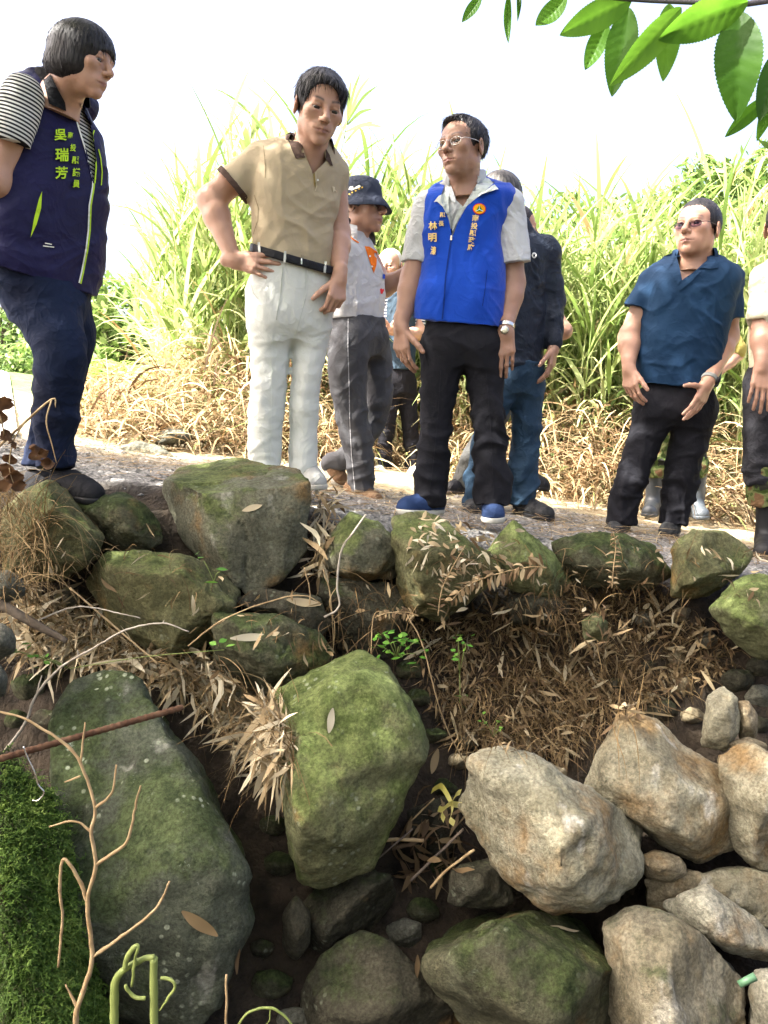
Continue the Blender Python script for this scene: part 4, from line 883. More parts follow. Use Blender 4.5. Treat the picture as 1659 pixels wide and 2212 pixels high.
for q in (((763, 1570), (757, 1660)), ((1078, 1650), (1070, 1740)), ((556, 1500), (562, 1580))): patch('belt_loop', strip(c3(*q), 5), TB, white, b_.root, .007, .005)
patch('buckle', strip(c3((893, 1598), (890, 1672)), 3), TB, STEEL, b_.root, .006, .004)
b_.tr['tr'] = b_.tr['trousers']
patch('fly_seam', strip(c3((925, 1690), (925, 1930)) + [(640, 720)], 1.2), [b_.tr['tr']], cloth('seam_shade', (.42, .44, .40)), b_.root, .001, .001)
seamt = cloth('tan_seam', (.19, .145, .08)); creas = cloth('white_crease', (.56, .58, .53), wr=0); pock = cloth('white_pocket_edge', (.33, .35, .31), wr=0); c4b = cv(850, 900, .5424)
patch('shoulder_seam', strip(c3((592, 745), (602, 830), (608, 920), (606, 1000)), 1.3), TS, seamt, b_.root, .002, .001)
patch('side_seam', strip(c3((520, 1130), (552, 1230), (548, 1330), (512, 1440)), 1.2), TS, seamt, b_.root, .002, .001)
patch('trouser_crease', strip(c4b((440, 800), (438, 1000), (436, 1200), (432, 1500), (430, 1730)), 1.6), [b_.tr['tr']], creas, b_.root, .0025, .0015)
patch('trouser_crease', strip(c4b((700, 330), (690, 500), (660, 620)), 1.4), [b_.tr['tr']], creas, b_.root, .0025, .0015)
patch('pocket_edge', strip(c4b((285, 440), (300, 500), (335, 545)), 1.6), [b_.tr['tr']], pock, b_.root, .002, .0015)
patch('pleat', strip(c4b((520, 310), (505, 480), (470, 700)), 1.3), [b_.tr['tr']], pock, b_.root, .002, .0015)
b_.shoe((575, 1052, .06), (560, 1062, -.14), VWHITE, WHITESOLE); b_.shoe((662, 1052, .08), (688, 1060, -.10), cloth('grey_suede', (.30, .30, .28)), WHITESOLE)
b_.finish()

# ---- man in the bucket hat
c_ = Person('man in dark bucket hat, white polo with orange placket and grey track trousers', 4.25, (770, 1085), 31, SK2)
c4 = cv(1350, 650, .3617)
c_.head((784, 447, 0), 112, 62, 2, 0, (768, 520, .02), 'crew', HB, hs=.99, nr=.052)
ROW = [(508, 752, 792), (530, 734, 806), (560, 724, 816), (600, 714, 826), (645, 708, 827), (680, 710, 828), (694, 713, 828)]
c_.torso_body([(520, 745, 800), (600, 725, 820), (690, 722, 820)], rad(52))
wp = cloth('white_pique', (.46, .46, .465), (.50, .50, .50)); org = cloth('orange_cotton', (.72, .16, .012))
f = Field(); f.u(loft(c_.rows(ROW, rad(52), .68)), .02).u(rc(c_.p((765, 516, .0)), c_.p((745, 545, -.10)), .05, .056), .05).u(rc(c_.p((770, 520, .1)), c_.p((792, 548, .2)), .045, .046), .05)
f.u(rc(c_.p((745, 545, -.10)), c_.p((733, 610, -.10)), .066, .064), .03).u(rc(c_.p((792, 548, .22)), c_.p((808, 598, .22)), .050, .050), .03)
c_.garment('polo_shirt', f, wp, .0065, .008, key='shirt')
c_.collar(wp, (770, 515, .0), .066, .10, .04, 52, gap=45, drop=.03)
T = [c_.tr['shirt'], c_.tr['collar']]
patch('placket', c4((300, 925), (355, 930), (440, 990), (432, 1130), (402, 1225), (345, 1060)), T, org, c_.root, .004, .002)
for q in ((328, 955), (360, 1035), (382, 1150)): patch('button', [(c4(q)[0][0] + 2.2 * math.cos(t), c4(q)[0][1] + 2.2 * math.sin(t)) for t in np.linspace(0, 6.28, 9)[:-1]], T, VWHITE, c_.root, .007, .002)
patch('collar_stripe', strip(c4((120, 790), (175, 850), (235, 888)), 3), T, org, c_.root, .005, .001)
patch('printed_heart', c4((470, 1400), (485, 1390), (497, 1402), (512, 1395), (516, 1415), (495, 1455), (478, 1450)), T, cloth('red_print', (.6, .03, .04)), c_.root, .003, .001)
patch('pen', strip(c4((514, 1235), (512, 1285)), 5), T, cloth('blue_pen', (.02, .09, .5), rough=.4), c_.root, .008, .005)
c_.arm((798, 552, .22), (832, 622, .12), (884, 582, .06), ((.6, -.1, .7), (.3, 1, 0), (-.7, 0, .6), 1.0), r=(.045, .042, .030))
c_.arm((745, 550, -.10), (722, 630, -.04), (738, 668, .10), ((.3, .3, .3), (0, 1, 0), (0, 0, 1), 1.0, dict(curl=(40, 40, 40, 40))), r=(.048, .044, .032))
gry = cloth('charcoal_cotton', (.056, .057, .061), (.078, .079, .084), scale=9, wr=.3)
c_.trousers(gry, [(684, 714, 832), (700, 714, 834), (730, 712, 840), (770, 715, 842)], rad(52), [[(752, 740, -.08, 42), (752, 820, -.08, 40), (762, 900, -.06, 36), (775, 980, -.04, 32), (782, 1064, -.02, 30)], [(806, 740, .12, 38), (818, 840, .12, 33), (800, 920, .14, 30), (752, 985, .20, 27), (712, 1000, .24, 25)]],
            half(c_.p((775, 1062, 0)), (.0, 0, -1)), amp=.014, ratio=.8)
patch('side_stripe', strip(cv(850, 900, .5424)((1000, 690), (998, 900), (1008, 1200), (1012, 1450), (1025, 1700), (1050, 1960)), 1.6), [c_.tr['trousers']], cloth('grey_piping', (.30, .30, .31)), c_.root, .003, .0015)
bs = cloth('brown_suede', (.13, .075, .04), (.18, .11, .065))
c_.shoe((745, 1083, .02), (822, 1095, -.10), bs, BLACKSOLE, lace=blk); c_.shoe((692, 1000, .28), (735, 1055, .22), bs, WHITESOLE, lace=blk)
hat = cloth('navy_canvas', (.028, .034, .052), (.040, .048, .068), bump=.5)
n = 40; V = []; Q = []; prof = [(.001, .132), (.05, .130), (.080, .115), (.092, .085), (.098, .050), (.100, .040), (.118, .020), (.142, -.006), (.141, -.010), (.116, .014), (.097, .034)]
for i in range(n):
    t = 2 * math.pi * i / n
    for r_, z in prof: V.append((r_ * .93 * math.cos(t), .018 + r_ * 1.10 * math.sin(t), z + (.006 * math.sin(3 * t + 1) if r_ > .11 else 0) + .010 * math.sin(t) * (r_ > .12)))
m = len(prof)
for i in range(n):
    for k in range(m - 1): Q.append([i * m + k, ((i + 1) % n) * m + k, ((i + 1) % n) * m + k + 1, i * m + k + 1])
hv = c_.W(A(V)); place('bucket_hat', hv, A(Q), hat, c_.root); TH = [bvh(hv, A(Q))]
gold = cloth('gold_thread', (.55, .36, .05), rough=.5)
for q in ((130, 350), (163, 330), (200, 312), (238, 290), (272, 275)): patch('hat_star', [(c4(q)[0][0] + (2.6 if k % 2 else 1.3) * math.cos(k * .628), c4(q)[0][1] + (2.6 if k % 2 else 1.3) * math.sin(k * .628)) for k in range(10)], TH, gold, c_.root, .003, .0015)
patch('hat_emblem', c4((120, 300), (140, 262), (170, 262), (180, 285), (200, 270), (240, 248), (258, 262), (240, 280), (200, 292), (160, 308)), TH, VWHITE, c_.root, .003, .0015)
glasses(c_, STEEL, LENS, .020, .019)
c_.finish()

# ---- old man further back
o_ = Person('bald elderly man in open navy vest standing by the tall grass', 6.1, (862, 1030), 41, SK3)
o_.head((842, 577, 0), 78, -22, 6, 0, (850, 628, .02), 'fringe_bald', HW, brow=HG, nr=.052)
ROW = [(618, 835, 868), (635, 818, 886), (670, 812, 895), (720, 812, 897), (800, 815, 898)]
o_.torso_body([(625, 835, 868), (700, 822, 888), (800, 822, 888)], rad(-25))
nv = cloth('navy_vest_cloth', (.020, .034, .050), (.03, .048, .066)); st2 = cloth('striped_cotton', (.5, .5, .52)); stripes(st2, (0, 0, 0), (0, 0, 1), .022, (.03, .035, .06))
f = Field(); f.u(loft(o_.rows(ROW, rad(-25), .66)), .02).u(rc(o_.p((850, 628, .02)), o_.p((822, 645, 0)), .055, .06), .05).u(rc(o_.p((855, 628, .02)), o_.p((888, 645, .05)), .055, .06), .05)
o_.garment('vest', f, nv, .008, .008, cutp=[(838, 615), (834, 690), (826, 700), (824, 650), (826, 615)])
f = Field(); f.u(loft(o_.rows(ROW, rad(-25), .66, infl=-.012)), .02).u(rc(o_.p((820, 645, 0)), o_.p((812, 690, -.02)), .062, .06), .03).u(rc(o_.p((888, 645, .05)), o_.p((902, 700, .02)), .062, .06), .03); o_.garment('shirt', f, st2, .008, .004)
o_.arm((820, 648, 0), (806, 712, -.05), (836, 715, -.25), ((.8, -.3, .1), (0, .6, .6), (0, -.6, .8), 1.0, dict(curl=(30, 30, 30, 30))))
o_.arm((890, 648, .05), (908, 722, -.02), (852, 716, -.25), ((-.9, -.2, .1), (0, .6, .6), (0, -.6, .8), 1.0, dict(curl=(30, 30, 30, 30))))
bt = cloth('black_wool', (.008, .008, .0105), (.012, .012, .0155), wr=.3); 
o_.trousers(bt, [(790, 818, 897), (810, 818, 898), (850, 820, 898)], rad(-20), [[(842, 830, 0, 24), (838, 900, 0, 20), (832, 960, 0, 17), (830, 1024, 0, 17)], [(878, 830, .05, 24), (884, 900, .05, 20), (890, 960, .05, 18), (894, 1024, .05, 18)]], half(o_.p((850, 1021)), (0, 0, -1)), amp=.008)
o_.shoe((832, 1030, .06), (808, 1032, -.12), VWHITE, WHITESOLE); o_.shoe((898, 1032, .1), (890, 1036, -.10), VWHITE, WHITESOLE)
o_.finish()

# ---- man in the blue vest
v = Person('man in bright blue zip vest with gold lettering, steel watch and black trousers', 3.5, (985, 1115), 53, SK2)
v.head((998, 322, -.06), 130, -40, -2, -3, (1003, 402, .0), 'receding', HB, gaze=(-.15, .1), nr=.058)
ROW = [(405, 955, 1088), (425, 922, 1104), (460, 907, 1096), (520, 910, 1082), (570, 912, 1088), (635, 898, 1090), (680, 893, 1087), (720, 900, 1082)]
v.torso_body([(415, 955, 1060), (520, 925, 1065), (700, 915, 1070)], rad(-8))
lightc = cloth('pale_shirt', (.42, .43, .435), (.46, .47, .475), bscale=300)
shA, shB = v.p((928, 446, .02)), v.p((1098, 442, .0))
f = Field(); f.u(loft(v.rows(ROW[:-2], rad(-8), .60, infl=-.014)), .02).u(rc(v.p((985, 405, .04)), shA, .05, .055), .05).u(rc(v.p((1030, 405, .04)), shB, .05, .055), .05)
f.u(cap(rc(shA, v.p((897, 585, .05)), .065, .072), v.p((899, 570, .05)), (-.1, 0, -1)), .02).u(cap(rc(shB, v.p((1111, 588, .0)), .065, .076), v.p((1110, 572, 0)), (.1, 0, -1)), .02)
v.garment('shirt', f, lightc, .006, .006, cutp=[(968, 380), (985, 432), (1000, 446), (1012, 428), (1040, 380)], depth=3.48)
blue = cloth('royal_blue_felt', (.004, .042, .32), (.007, .056, .40), rough=.95, bump=.3, bscale=400, sheen=.2, wr=.22)
f = Field(); f.u(loft(v.rows(ROW, rad(-8), .64)), .02).u(rc(v.p((985, 405, .04)), v.p((935, 440, .02)), .056, .058), .05).u(rc(v.p((1030, 405, .04)), v.p((1085, 432, .0)), .056, .06), .05)
f.cut(plane3(v.p((893, 690, -.1)), v.p((1085, 708, -.1)), v.p((990, 700, .3)), False), .003)
v.garment('vest', f, blue, .0058, .0050, cutp=[(952, 424), (963, 392), (1070, 392), (1045, 415), (1008, 446), (990, 478), (977, 512), (969, 475), (959, 447)], depth=3.5, vt=1.2)
c5 = cv(1450, 350, .5425); T = [v.tr['vest'], v.tr['shirt']]; lin = cloth('pale_lining', (.50, .54, .50), (.55, .58, .54))
v.collar(lightc, (1003, 400, .01), .068, .090, .040, -8, gap=40, drop=.02)
patch('collar_wing', c5((835, 640), (880, 668), (800, 780), (745, 830), (738, 812), (760, 770)), T + [v.tr['collar']], lightc, v.root, .012, .004)
patch('collar_wing', c5((634, 790), (640, 770), (690, 820), (712, 850), (680, 850), (655, 830)), T + [v.tr['collar']], lightc, v.root, .010, .004)
patch('vest_collar', c5((885, 655), (935, 672), (1005, 750), (985, 752), (880, 785), (775, 865), (710, 965), (662, 1062), (668, 1000), (700, 910), (745, 830), (800, 770)), T, lin, v.root, .018, .006)
patch('vest_collar', c5((525, 845), (560, 800), (640, 760), (632, 850), (642, 940), (657, 1050), (635, 965), (592, 880), (550, 840)), T, lin, v.root, .012, .005)
patch('zip', strip(c5((655, 1040), (655, 1110), (640, 1200), (612, 1400), (600, 1600), (580, 1770)), 3.2), T, cloth('dark_blue_tape', (.006, .025, .16)), v.root, .003, .002)
patch('zip_pull', strip(c5((655, 1090), (652, 1125)), 4), T, STEEL, v.root, .006, .003)
patch('pocket_seam', strip(c5((920, 1345), (905, 1480), (885, 1610)), 1.8), T, bpy.data.materials['dark_blue_tape'], v.root, .002, .0015)
gt = cloth('gold_embroidery', (.62, .46, .16), rough=.5)
vest_text([('南', 1027, 471, 14.5, .12), ('投', 1024.5, 488, 14.5, .12), ('縣', 1021.5, 503.5, 14.5, .12), ('政', 1019, 518.5, 14.5, .12), ('府', 1017, 534, 14.5, .12), ('縣', 956, 464, 12), ('長', 953, 483, 12), ('林', 935, 487.5, 19), ('明', 934, 513, 19), ('溱', 936, 541, 19, .1, .62)], T, gt, v.root)
E = c5((862, 895))[0]; circ = lambda r_, n=22: [(E[0] + r_ * 1.12 * math.cos(t), E[1] + r_ * .95 * math.sin(t)) for t in np.linspace(0, 2 * math.pi, n, endpoint=False)]
red = cloth('red_thread', (.55, .03, .01)); yel = cloth('orange_thread', (.8, .33, .01)); grn = cloth('green_thread', (.03, .22, .02))
em = patch('emblem', circ(12.6), T, red, v.root, .004, .0015, 4); patch('emblem_disc', circ(11.0), T, yel, v.root, .0052, .001, 4)
tri = [(E[0] + 9.6 * math.cos(a), E[1] + 8.6 * math.sin(a) + 1) for a in (-1.571, .524, 2.618)]; patch('emblem_triangle', tri, T, grn, v.root, .0064, .001, 4)
for a in (-1.571, .524, 2.618): patch('emblem_ray', strip([(E[0], E[1] + 1), (E[0] + 9.2 * math.cos(a), E[1] + 1 + 8.2 * math.sin(a))], 1.3), T, VWHITE, v.root, .0075, .001, 4)
v.arm((926, 450, .02), (892, 600, .04), (866, 702, -.02), ((.02, -.12, -1), (.75, .65, 0), (.6, -.8, 0), 1.08, dict(curl=(16, 18, 22, 26), spread=2)), r=(.050, .045, .034))
v.arm((1100, 446, .0), (1108, 612, .02), (1093, 712, -.06), ((-.06, -.10, -1), (.12, 1, 0), (-1, 0, 0), 1.08, dict(curl=(10, 12, 14, 16), spread=2)), r=(.052, .046, .034))
f = Field(); wq = v.p((1093, 705, -.055)); ax = unit(v.p((1093, 712, -.06)) - v.p((1108, 612, .02))); f.u(rc(wq - ax * .02, wq + ax * .02, .036, .034), .01).s(rc(wq - ax * .06, wq + ax * .06, .029, .028), .002).cut(half(wq - ax * .009, -ax), .001).cut(half(wq + ax * .009, ax), .001); V, Q = f.mesh(.003); place('watch_band', V, Q, STEEL, v.root)
fc = v.p((1091, 713, -.098)); V, Fc = tube([fc + A([0, .012, 0]), fc - A([.002, .004, -.002])], [.0165, .0165], 20); wt = place('watch_case', V, Fc, STEEL, v.root)
V, Fc = tube([fc + A([0, .0, 0]), fc - A([.0025, .0055, -.0025])], [.0135, .0135], 20); place('watch_dial', V, Fc, mat('cream_dial', (.55, .52, .38), .4), v.root)
v.trousers(bt, [(690, 918, 1070), (715, 910, 1080), (750, 905, 1086), (790, 910, 1090)], rad(-8), [[(957, 760, 0, 47), (950, 840, 0, 41), (944, 920, 0, 36), (934, 1000, 0, 36), (926, 1092, 0, 39)], [(1042, 760, 0, 46), (1050, 840, 0, 41), (1057, 930, -.02, 36), (1062, 1010, -.04, 36), (1064, 1090, -.05, 39)]], half(v.p((990, 1090, -.02)), (0, 0, -1)), amp=.014, ratio=.7)
dkp = cloth('black_pocket_edge', (.003, .003, .004), wr=0); lcr = cloth('black_crease', (.016, .016, .02), wr=0)
patch('pocket_edge', strip([(912, 722), (918, 760), (926, 790)], 1.6), [v.tr['trousers']], dkp, v.root, .002, .0015); patch('trouser_crease', strip([(952, 800), (946, 900), (936, 1000), (926, 1075)], 1.4), [v.tr['trousers']], lcr, v.root, .0025, .0015); patch('trouser_crease', strip([(1050, 800), (1058, 900), (1064, 1000), (1066, 1070)], 1.4), [v.tr['trousers']], lcr, v.root, .0025, .0015)
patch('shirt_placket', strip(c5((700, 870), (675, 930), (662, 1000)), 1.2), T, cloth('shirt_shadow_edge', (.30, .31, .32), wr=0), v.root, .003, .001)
bl = cloth('blue_mesh_shoe', (.016, .032, .085), (.028, .050, .12), bump=.6, bscale=300); lc = cloth('blue_lace', (.04, .08, .22))
v.shoe((955, 1112, .03), (860, 1112, -.10), bl, WHITESOLE, lace=lc); v.shoe((1062, 1110, .10), (1066, 1132, -.16), bl, WHITESOLE, lace=lc)
glasses(v, STEEL, LENS, .022, .015)
v.finish()

# ---- man in the dark jacket behind
j = Person('man in dark blue windbreaker and jeans standing behind the blue vest', 4.15, (1100, 1115), 61, SK2)
j.head((1088, 436, .02), 112, 125, 8, 0, (1105, 512, .03), 'crew', HG, brows=False, hs=1.02)
ROW = [(500, 1080, 1140), (520, 1060, 1168), (560, 1050, 1186), (640, 1060, 1180), (730, 1075, 1176), (798, 1082, 1178)]
j.torso_body([(510, 1080, 1140), (640, 1070, 1170), (790, 1085, 1170)], rad(35))
jk = cloth('dark_windbreaker', (.014, .018, .028), (.020, .027, .040), rough=.6, bump=.3, bscale=80)
f = Field(); f.u(loft(j.rows(ROW, rad(35), .66)), .02).u(rc(j.p((1105, 512, .03)), j.p((1174, 535, .05)), .055, .062), .05).u(rc(j.p((1105, 512, .03)), j.p((1066, 530, -.02)), .055, .062), .05).u(rc(j.p((1108, 505, .03)), j.p((1120, 492, .03)), .066, .064), .03)
f.u(rc(j.p((1180, 545, .05)), j.p((1194, 650, .06)), .072, .058), .03).u(rc(j.p((1194, 650, .06)), j.p((1197, 742, -.02)), .058, .044), .02)
f.cut(half(j.p((1130, 795, 0)), (0, 0, -1)), .003); j.garment('jacket', f, jk, .0065, .010)
E = cv(1450, 350, .5425)((1266, 1237))[0]; patch('jacket_badge', [(E[0] + 5.2 * math.cos(t), E[1] + 6.5 * math.sin(t)) for t in np.linspace(0, 6.28, 15)[:-1]], [j.tr['jacket']], VWHITE, j.root, .004, .0015); patch('badge_mark', [(E[0] + (3.8 if k % 2 else 1.6) * math.cos(k * .628 + .3), E[1] + (4.6 if k % 2 else 2) * math.sin(k * .628 + .3)) for k in range(10)], [j.tr['jacket']], jk, j.root, .0056, .001)
j.arm((1180, 545, .05), (1194, 650, .06), (1196, 748, -.03), ((-.12, -.15, -1), (-.9, .4, 0), (-.3, -1, 0), 1.05, dict(curl=(14, 18, 22, 26), spread=2)))
j.trousers(cloth('blue_denim', (.012, .028, .050), (.030, .058, .095), scale=4), [(780, 1078, 1180), (810, 1076, 1180), (850, 1070, 1176)], rad(30), [[(1085, 840, 0, 34), (1055, 920, 0, 31), (1038, 1000, -.02, 28), (1030, 1092, -.03, 27)], [(1138, 840, .05, 38), (1136, 930, .04, 34), (1132, 1010, .02, 31), (1128, 1094, 0, 31)]], half(j.p((1100, 1090)), (0, 0, -1)), amp=.013, ratio=.8)
hk = cloth('black_hiking', (.014, .015, .017), (.04, .04, .04), bump=.7, scale=40, bscale=120); j.shoe((1110, 1108, .05), (1192, 1128, -.12), hk, BLACKSOLE, lace=DKMET); j.shoe((1028, 1108, .05), (1018, 1118, -.18), hk, BLACKSOLE, lace=DKMET)
j.finish()

# ---- striding person mostly hidden behind
h = Person('half hidden person in grey trousers striding behind the windbreaker', 4.9, (1080, 1068), 67, SK2)
h.head((1122, 492, .02), 88, 95, 5, 0, (1112, 545, .02), 'crew', HB, brows=False)
f = Field(); ROWh = [(545, 1095, 1130), (560, 1078, 1150), (640, 1075, 1152), (740, 1080, 1150), (800, 1080, 1150)]
h.torso_body(ROWh, rad(80)); f.u(loft(h.rows(ROWh, rad(80), .68)), .02).u(rc(h.p((1140, 575, -.05)), h.p((1165, 650, -.05)), .062, .06), .03); h.garment('shirt', f, cloth('grey_shirt', (.12, .12, .12)), .008, .008)
h.arm((1140, 575, -.05), (1218, 715, -.08), (1150, 735, -.05), ((-.9, 0, 0), (0, 1, 0), (0, 0, 1), 1.0), r=(.045, .042, .03))
h.trousers(cloth('grey_twill', (.06, .063, .06), (.08, .083, .08)), [(780, 1076, 1152), (810, 1074, 1154), (850, 1072, 1150)], rad(80), [[(1100, 840, -.05, 30), (1060, 920, -.05, 27), (1015, 1000, -.05, 24), (998, 1052, -.05, 22)], [(1125, 840, .1, 30), (1140, 920, .1, 26), (1135, 1000, .12, 22), (1130, 1040, .12, 20)]], half(h.p((1060, 1050)), (0, 0, -1)), amp=.008, ratio=.8)
h.shoe((1010, 1068, -.02), (962, 1068, -.12), blk, BLACKSOLE); h.shoe((1125, 1052, .1), (1186, 1062, .04), blk, BLACKSOLE)
h.finish()

# ---- man in the teal polo
t_ = Person('man in teal polo shirt and black trousers with tinted glasses', 4.14, (1395, 1160), 71, SK)
t_.head((1506, 497, -.04), 126, -44, -7, 0, (1500, 562, .0), 'crew', HB, fat=1.12, gaze=(-.1, .1), nr=.066)
ROW = [(560, 1450, 1555), (580, 1415, 1585), (610, 1392, 1592), (660, 1384, 1580), (720, 1378, 1566), (780, 1374, 1556), (838, 1378, 1546)]
t_.torso_body([(555, 1460, 1545), (660, 1400, 1560), (830, 1390, 1535)], rad(-12))
teal = cloth('teal_jersey', (.006, .023, .056), (.008, .030, .070), rough=.8, bscale=320, wr=.22)
shA, shB = t_.p((1412, 604, .02)), t_.p((1574, 604, .0))
f = Field(); f.u(loft(t_.rows(ROW, rad(-12), .74)), .02).u(rc(t_.p((1475, 565, .03)), shA, .06, .065), .05).u(rc(t_.p((1525, 565, .03)), shB, .06, .066), .05)
f.u(cap(rc(shA, t_.p((1366, 675, .0)), .064, .060), t_.p((1368, 664, .0)), (-.2, 0, -1)), .018).u(cap(rc(shB, t_.p((1576, 700, -.02)), .068, .070), t_.p((1574, 690, -.02)), (.05, 0, -1)), .018)
f.cut(plane3(t_.p((1375, 828, -.1)), t_.p((1546, 842, -.1)), t_.p((1460, 834, .3)), False), .003)
c7 = cv(2250, 700, .7236)
t_.garment('polo_shirt', f, teal, .0062, .0050, key='shirt', cutp=c7((615, 400), (645, 500), (662, 582), (720, 540), (800, 470), (800, 400)), depth=4.1, vt=1.3)
t_.collar(teal, (1500, 562, .0), .082, .112, .036, -14, gap=52, drop=.03)
T = [t_.tr['shirt'], t_.tr['collar']]
patch('collar_wing', c7((545, 470), (560, 448), (625, 425), (618, 470), (585, 520), (545, 490)), T, teal, t_.root, .008, .004)
patch('collar_wing', c7((800, 420), (855, 470), (860, 512), (815, 518), (765, 512), (735, 530), (785, 480)), T, teal, t_.root, .008, .004)
patch('placket', c7((735, 530), (668, 575), (635, 625), (648, 640), (700, 600), (770, 525)), T, teal, t_.root, .006, .003)
patch('placket', c7((600, 500), (655, 580), (640, 610), (585, 525)), T, teal, t_.root, .004, .002)
patch('hem_seam', strip(c7((400, 1148), (520, 1168), (650, 1182), (760, 1165)), 1.0), T, cloth('teal_seam', (.006, .03, .06)), t_.root, .002, .001)
t_.arm((1410, 605, .02), (1360, 728, .02), (1358, 792, -.06), ((.05, -.25, -1), (.8, .55, 0), (.7, -.7, 0), 1.08, dict(curl=(18, 20, 24, 30), spread=3, thumb=(.8, .45, .1))), r=(.056, .050, .036))
t_.arm((1574, 605, .0), (1570, 728, .02), (1530, 824, -.16), ((-.45, -.2, -.95), (-.55, .75, .2), (-1, -.2, .4), 1.10, dict(curl=(8, 8, 10, 12), spread=3, thumb=(.35, .9, .1))), r=(.058, .052, .036))
wq = t_.p((1532, 819, -.155)); ax = unit(t_.p((1530, 824, -.16)) - t_.p((1570, 728, .02))); f = Field(); f.u(rc(wq - ax * .02, wq + ax * .02, .038, .036), .01).s(rc(wq - ax * .06, wq + ax * .06, .031, .030), .002).cut(half(wq - ax * .011, -ax), .001).cut(half(wq + ax * .011, ax), .001); V, Q = f.mesh(.003); place('watch_band', V, Q, cloth('grey_strap', (.22, .23, .22)), t_.root)
fc = wq + A([.032, -.012, -.006]); V, Fc = tube([fc - A([.008, 0, 0]), fc + A([.008, -.003, -.002])], [.019, .017], 18); place('watch_case', V, Fc, BLACKSOLE, t_.root)
t_.trousers(bt, [(826, 1392, 1532), (850, 1382, 1542), (890, 1372, 1545), (920, 1368, 1540)], rad(-12), [[(1415, 880, 0, 42), (1388, 960, 0, 38), (1362, 1040, 0, 35), (1344, 1130, 0, 33)], [(1500, 880, 0, 44), (1488, 960, 0, 40), (1470, 1040, 0, 36), (1452, 1134, 0, 32)]], half(t_.p((1400, 1132)), (0, 0, -1)), amp=.014, ratio=.74)
t_.shoe((1350, 1150, .08), (1318, 1166, -.12), hk, BLACKSOLE); t_.shoe((1455, 1150, .10), (1440, 1166, -.10), hk, BLACKSOLE)
glasses(t_, DKMET, LENS2, .0225, .013, z0=-.003)
t_.finish()

# ---- man in camouflage trousers behind
m_ = Person('man in camouflage trousers and grey rubber boots behind the teal shirt', 5.2, (1450, 1115), 83, SK2)
m_.head((1508, 548, .1), 80, 0, 0, 0, (1488, 602, .1), 'crew', HB)
ROWm = [(605, 1440, 1485), (625, 1412, 1520), (700, 1410, 1525), (800, 1415, 1515), (860, 1415, 1515)]
olv = cloth('olive_cotton', (.26, .22, .06)); m_.torso_body(ROWm, 0); f = Field(); f.u(loft(m_.rows(ROWm, 0, .64)), .02).u(rc(m_.p((1425, 645)), m_.p((1400, 720)), .06, .055), .04).u(rc(m_.p((1515, 645)), m_.p((1588, 755, .05)), .065, .07), .04); m_.garment('shirt', f, olv, .009, .008)
m_.arm((1515, 645), (1592, 765, .05), (1530, 820, -.1), ((-.8, 0, -.3), (0, 1, 0), (0, 0, 1))); m_.arm((1425, 645), (1400, 740), (1420, 830, -.1), None)
camo = cloth('camouflage', (.035, .05, .015), (.13, .11, .05), scale=16)
def camo_nodes(m):
    t, N, L, b = nodes(m); tc = N('ShaderNodeTexCoord'); n = N('ShaderNodeTexNoise'); n.inputs['Scale'].default_value = 14; n.inputs['Detail'].default_value = 2; L(tc.outputs['Object'], n.inputs['Vector'])
    r = N('ShaderNodeValToRGB'); r.color_ramp.interpolation = 'CONSTANT'; e = r.color_ramp.elements
    for i in range(2): e.new(.5)
    for i, (p_, c) in enumerate(((0, (.02, .02, .015)), (.42, (.05, .075, .02)), (.52, (.12, .13, .05)), (.60, (.12, .07, .035)))): e[i].position = p_; e[i].color = (*c, 1)
    L(n.outputs['Fac'], r.inputs[0]); L(r.outputs[0], b.inputs['Base Color'])
camo_nodes(camo)
m_.trousers(camo, [(840, 1412, 1518), (870, 1410, 1520), (910, 1408, 1520)], 0, [[(1438, 890, 0, 27), (1425, 950, 0, 26), (1418, 1000, 0, 26), (1416, 1035, 0, 24)], [(1492, 890, 0, 27), (1496, 950, 0, 26), (1500, 1000, 0, 26), (1500, 1035, 0, 24)]], half(m_.p((1460, 1032)), (0, 0, -1)), amp=.010)
rub = mat('grey_rubber', (.035, .042, .050), .45, spec=.4, col2=(.06, .068, .075), scale=12)
m_.shoe((1412, 1112, .06), (1400, 1118, -.16), rub, rub, boot=.30); m_.shoe((1498, 1116, .06), (1520, 1124, -.14), rub, rub, boot=.30)
m_.finish()

# ---- man cut by the picture edge
r_ = Person('man in cream shirt, charcoal trousers and black rubber boots beside the bank corner', 3.9, (1672, 1205), 91, SK2)
r_.head((1700, 490, 0), 125, -30, 5, 0, (1702, 560), 'crew', HB)
ROWr = [(560, 1670, 1745), (585, 1640, 1780), (640, 1628, 1790), (720, 1622, 1785), (800, 1622, 1780)]
crm = cloth('cream_shirt', (.50, .46, .33), (.55, .51, .38)); r_.torso_body(ROWr, 0); f = Field(); f.u(loft(r_.rows(ROWr, 0, .66)), .02).u(rc(r_.p((1690, 572)), r_.p((1652, 605)), .055, .06), .04).u(rc(r_.p((1720, 572)), r_.p((1770, 605)), .055, .06), .04)
f.u(rc(r_.p((1652, 605, -.02)), r_.p((1648, 688, -.06)), .068, .070), .03).u(rc(r_.p((1772, 605)), r_.p((1785, 690)), .068, .07), .03).cut(lambda X, Y, Z: np.where(X < r_.p((1662, 0))[0], np.where(Y < 3.86, half(r_.p((1648, 690, -.06)), (0, 0, -1))(X, Y, Z), -1), -1), .001); r_.garment('shirt', f, crm, .0065, .008)
r_.arm((1652, 610, -.02), (1650, 720, -.08), (1646, 788, -.16), ((-.10, -.2, -1), (.15, 1, 0), (1, .1, 0), 1.10, dict(curl=(8, 10, 10, 10), spread=4)), r=(.054, .050, .036)); r_.arm((1772, 610), (1790, 720), (1780, 800), None)
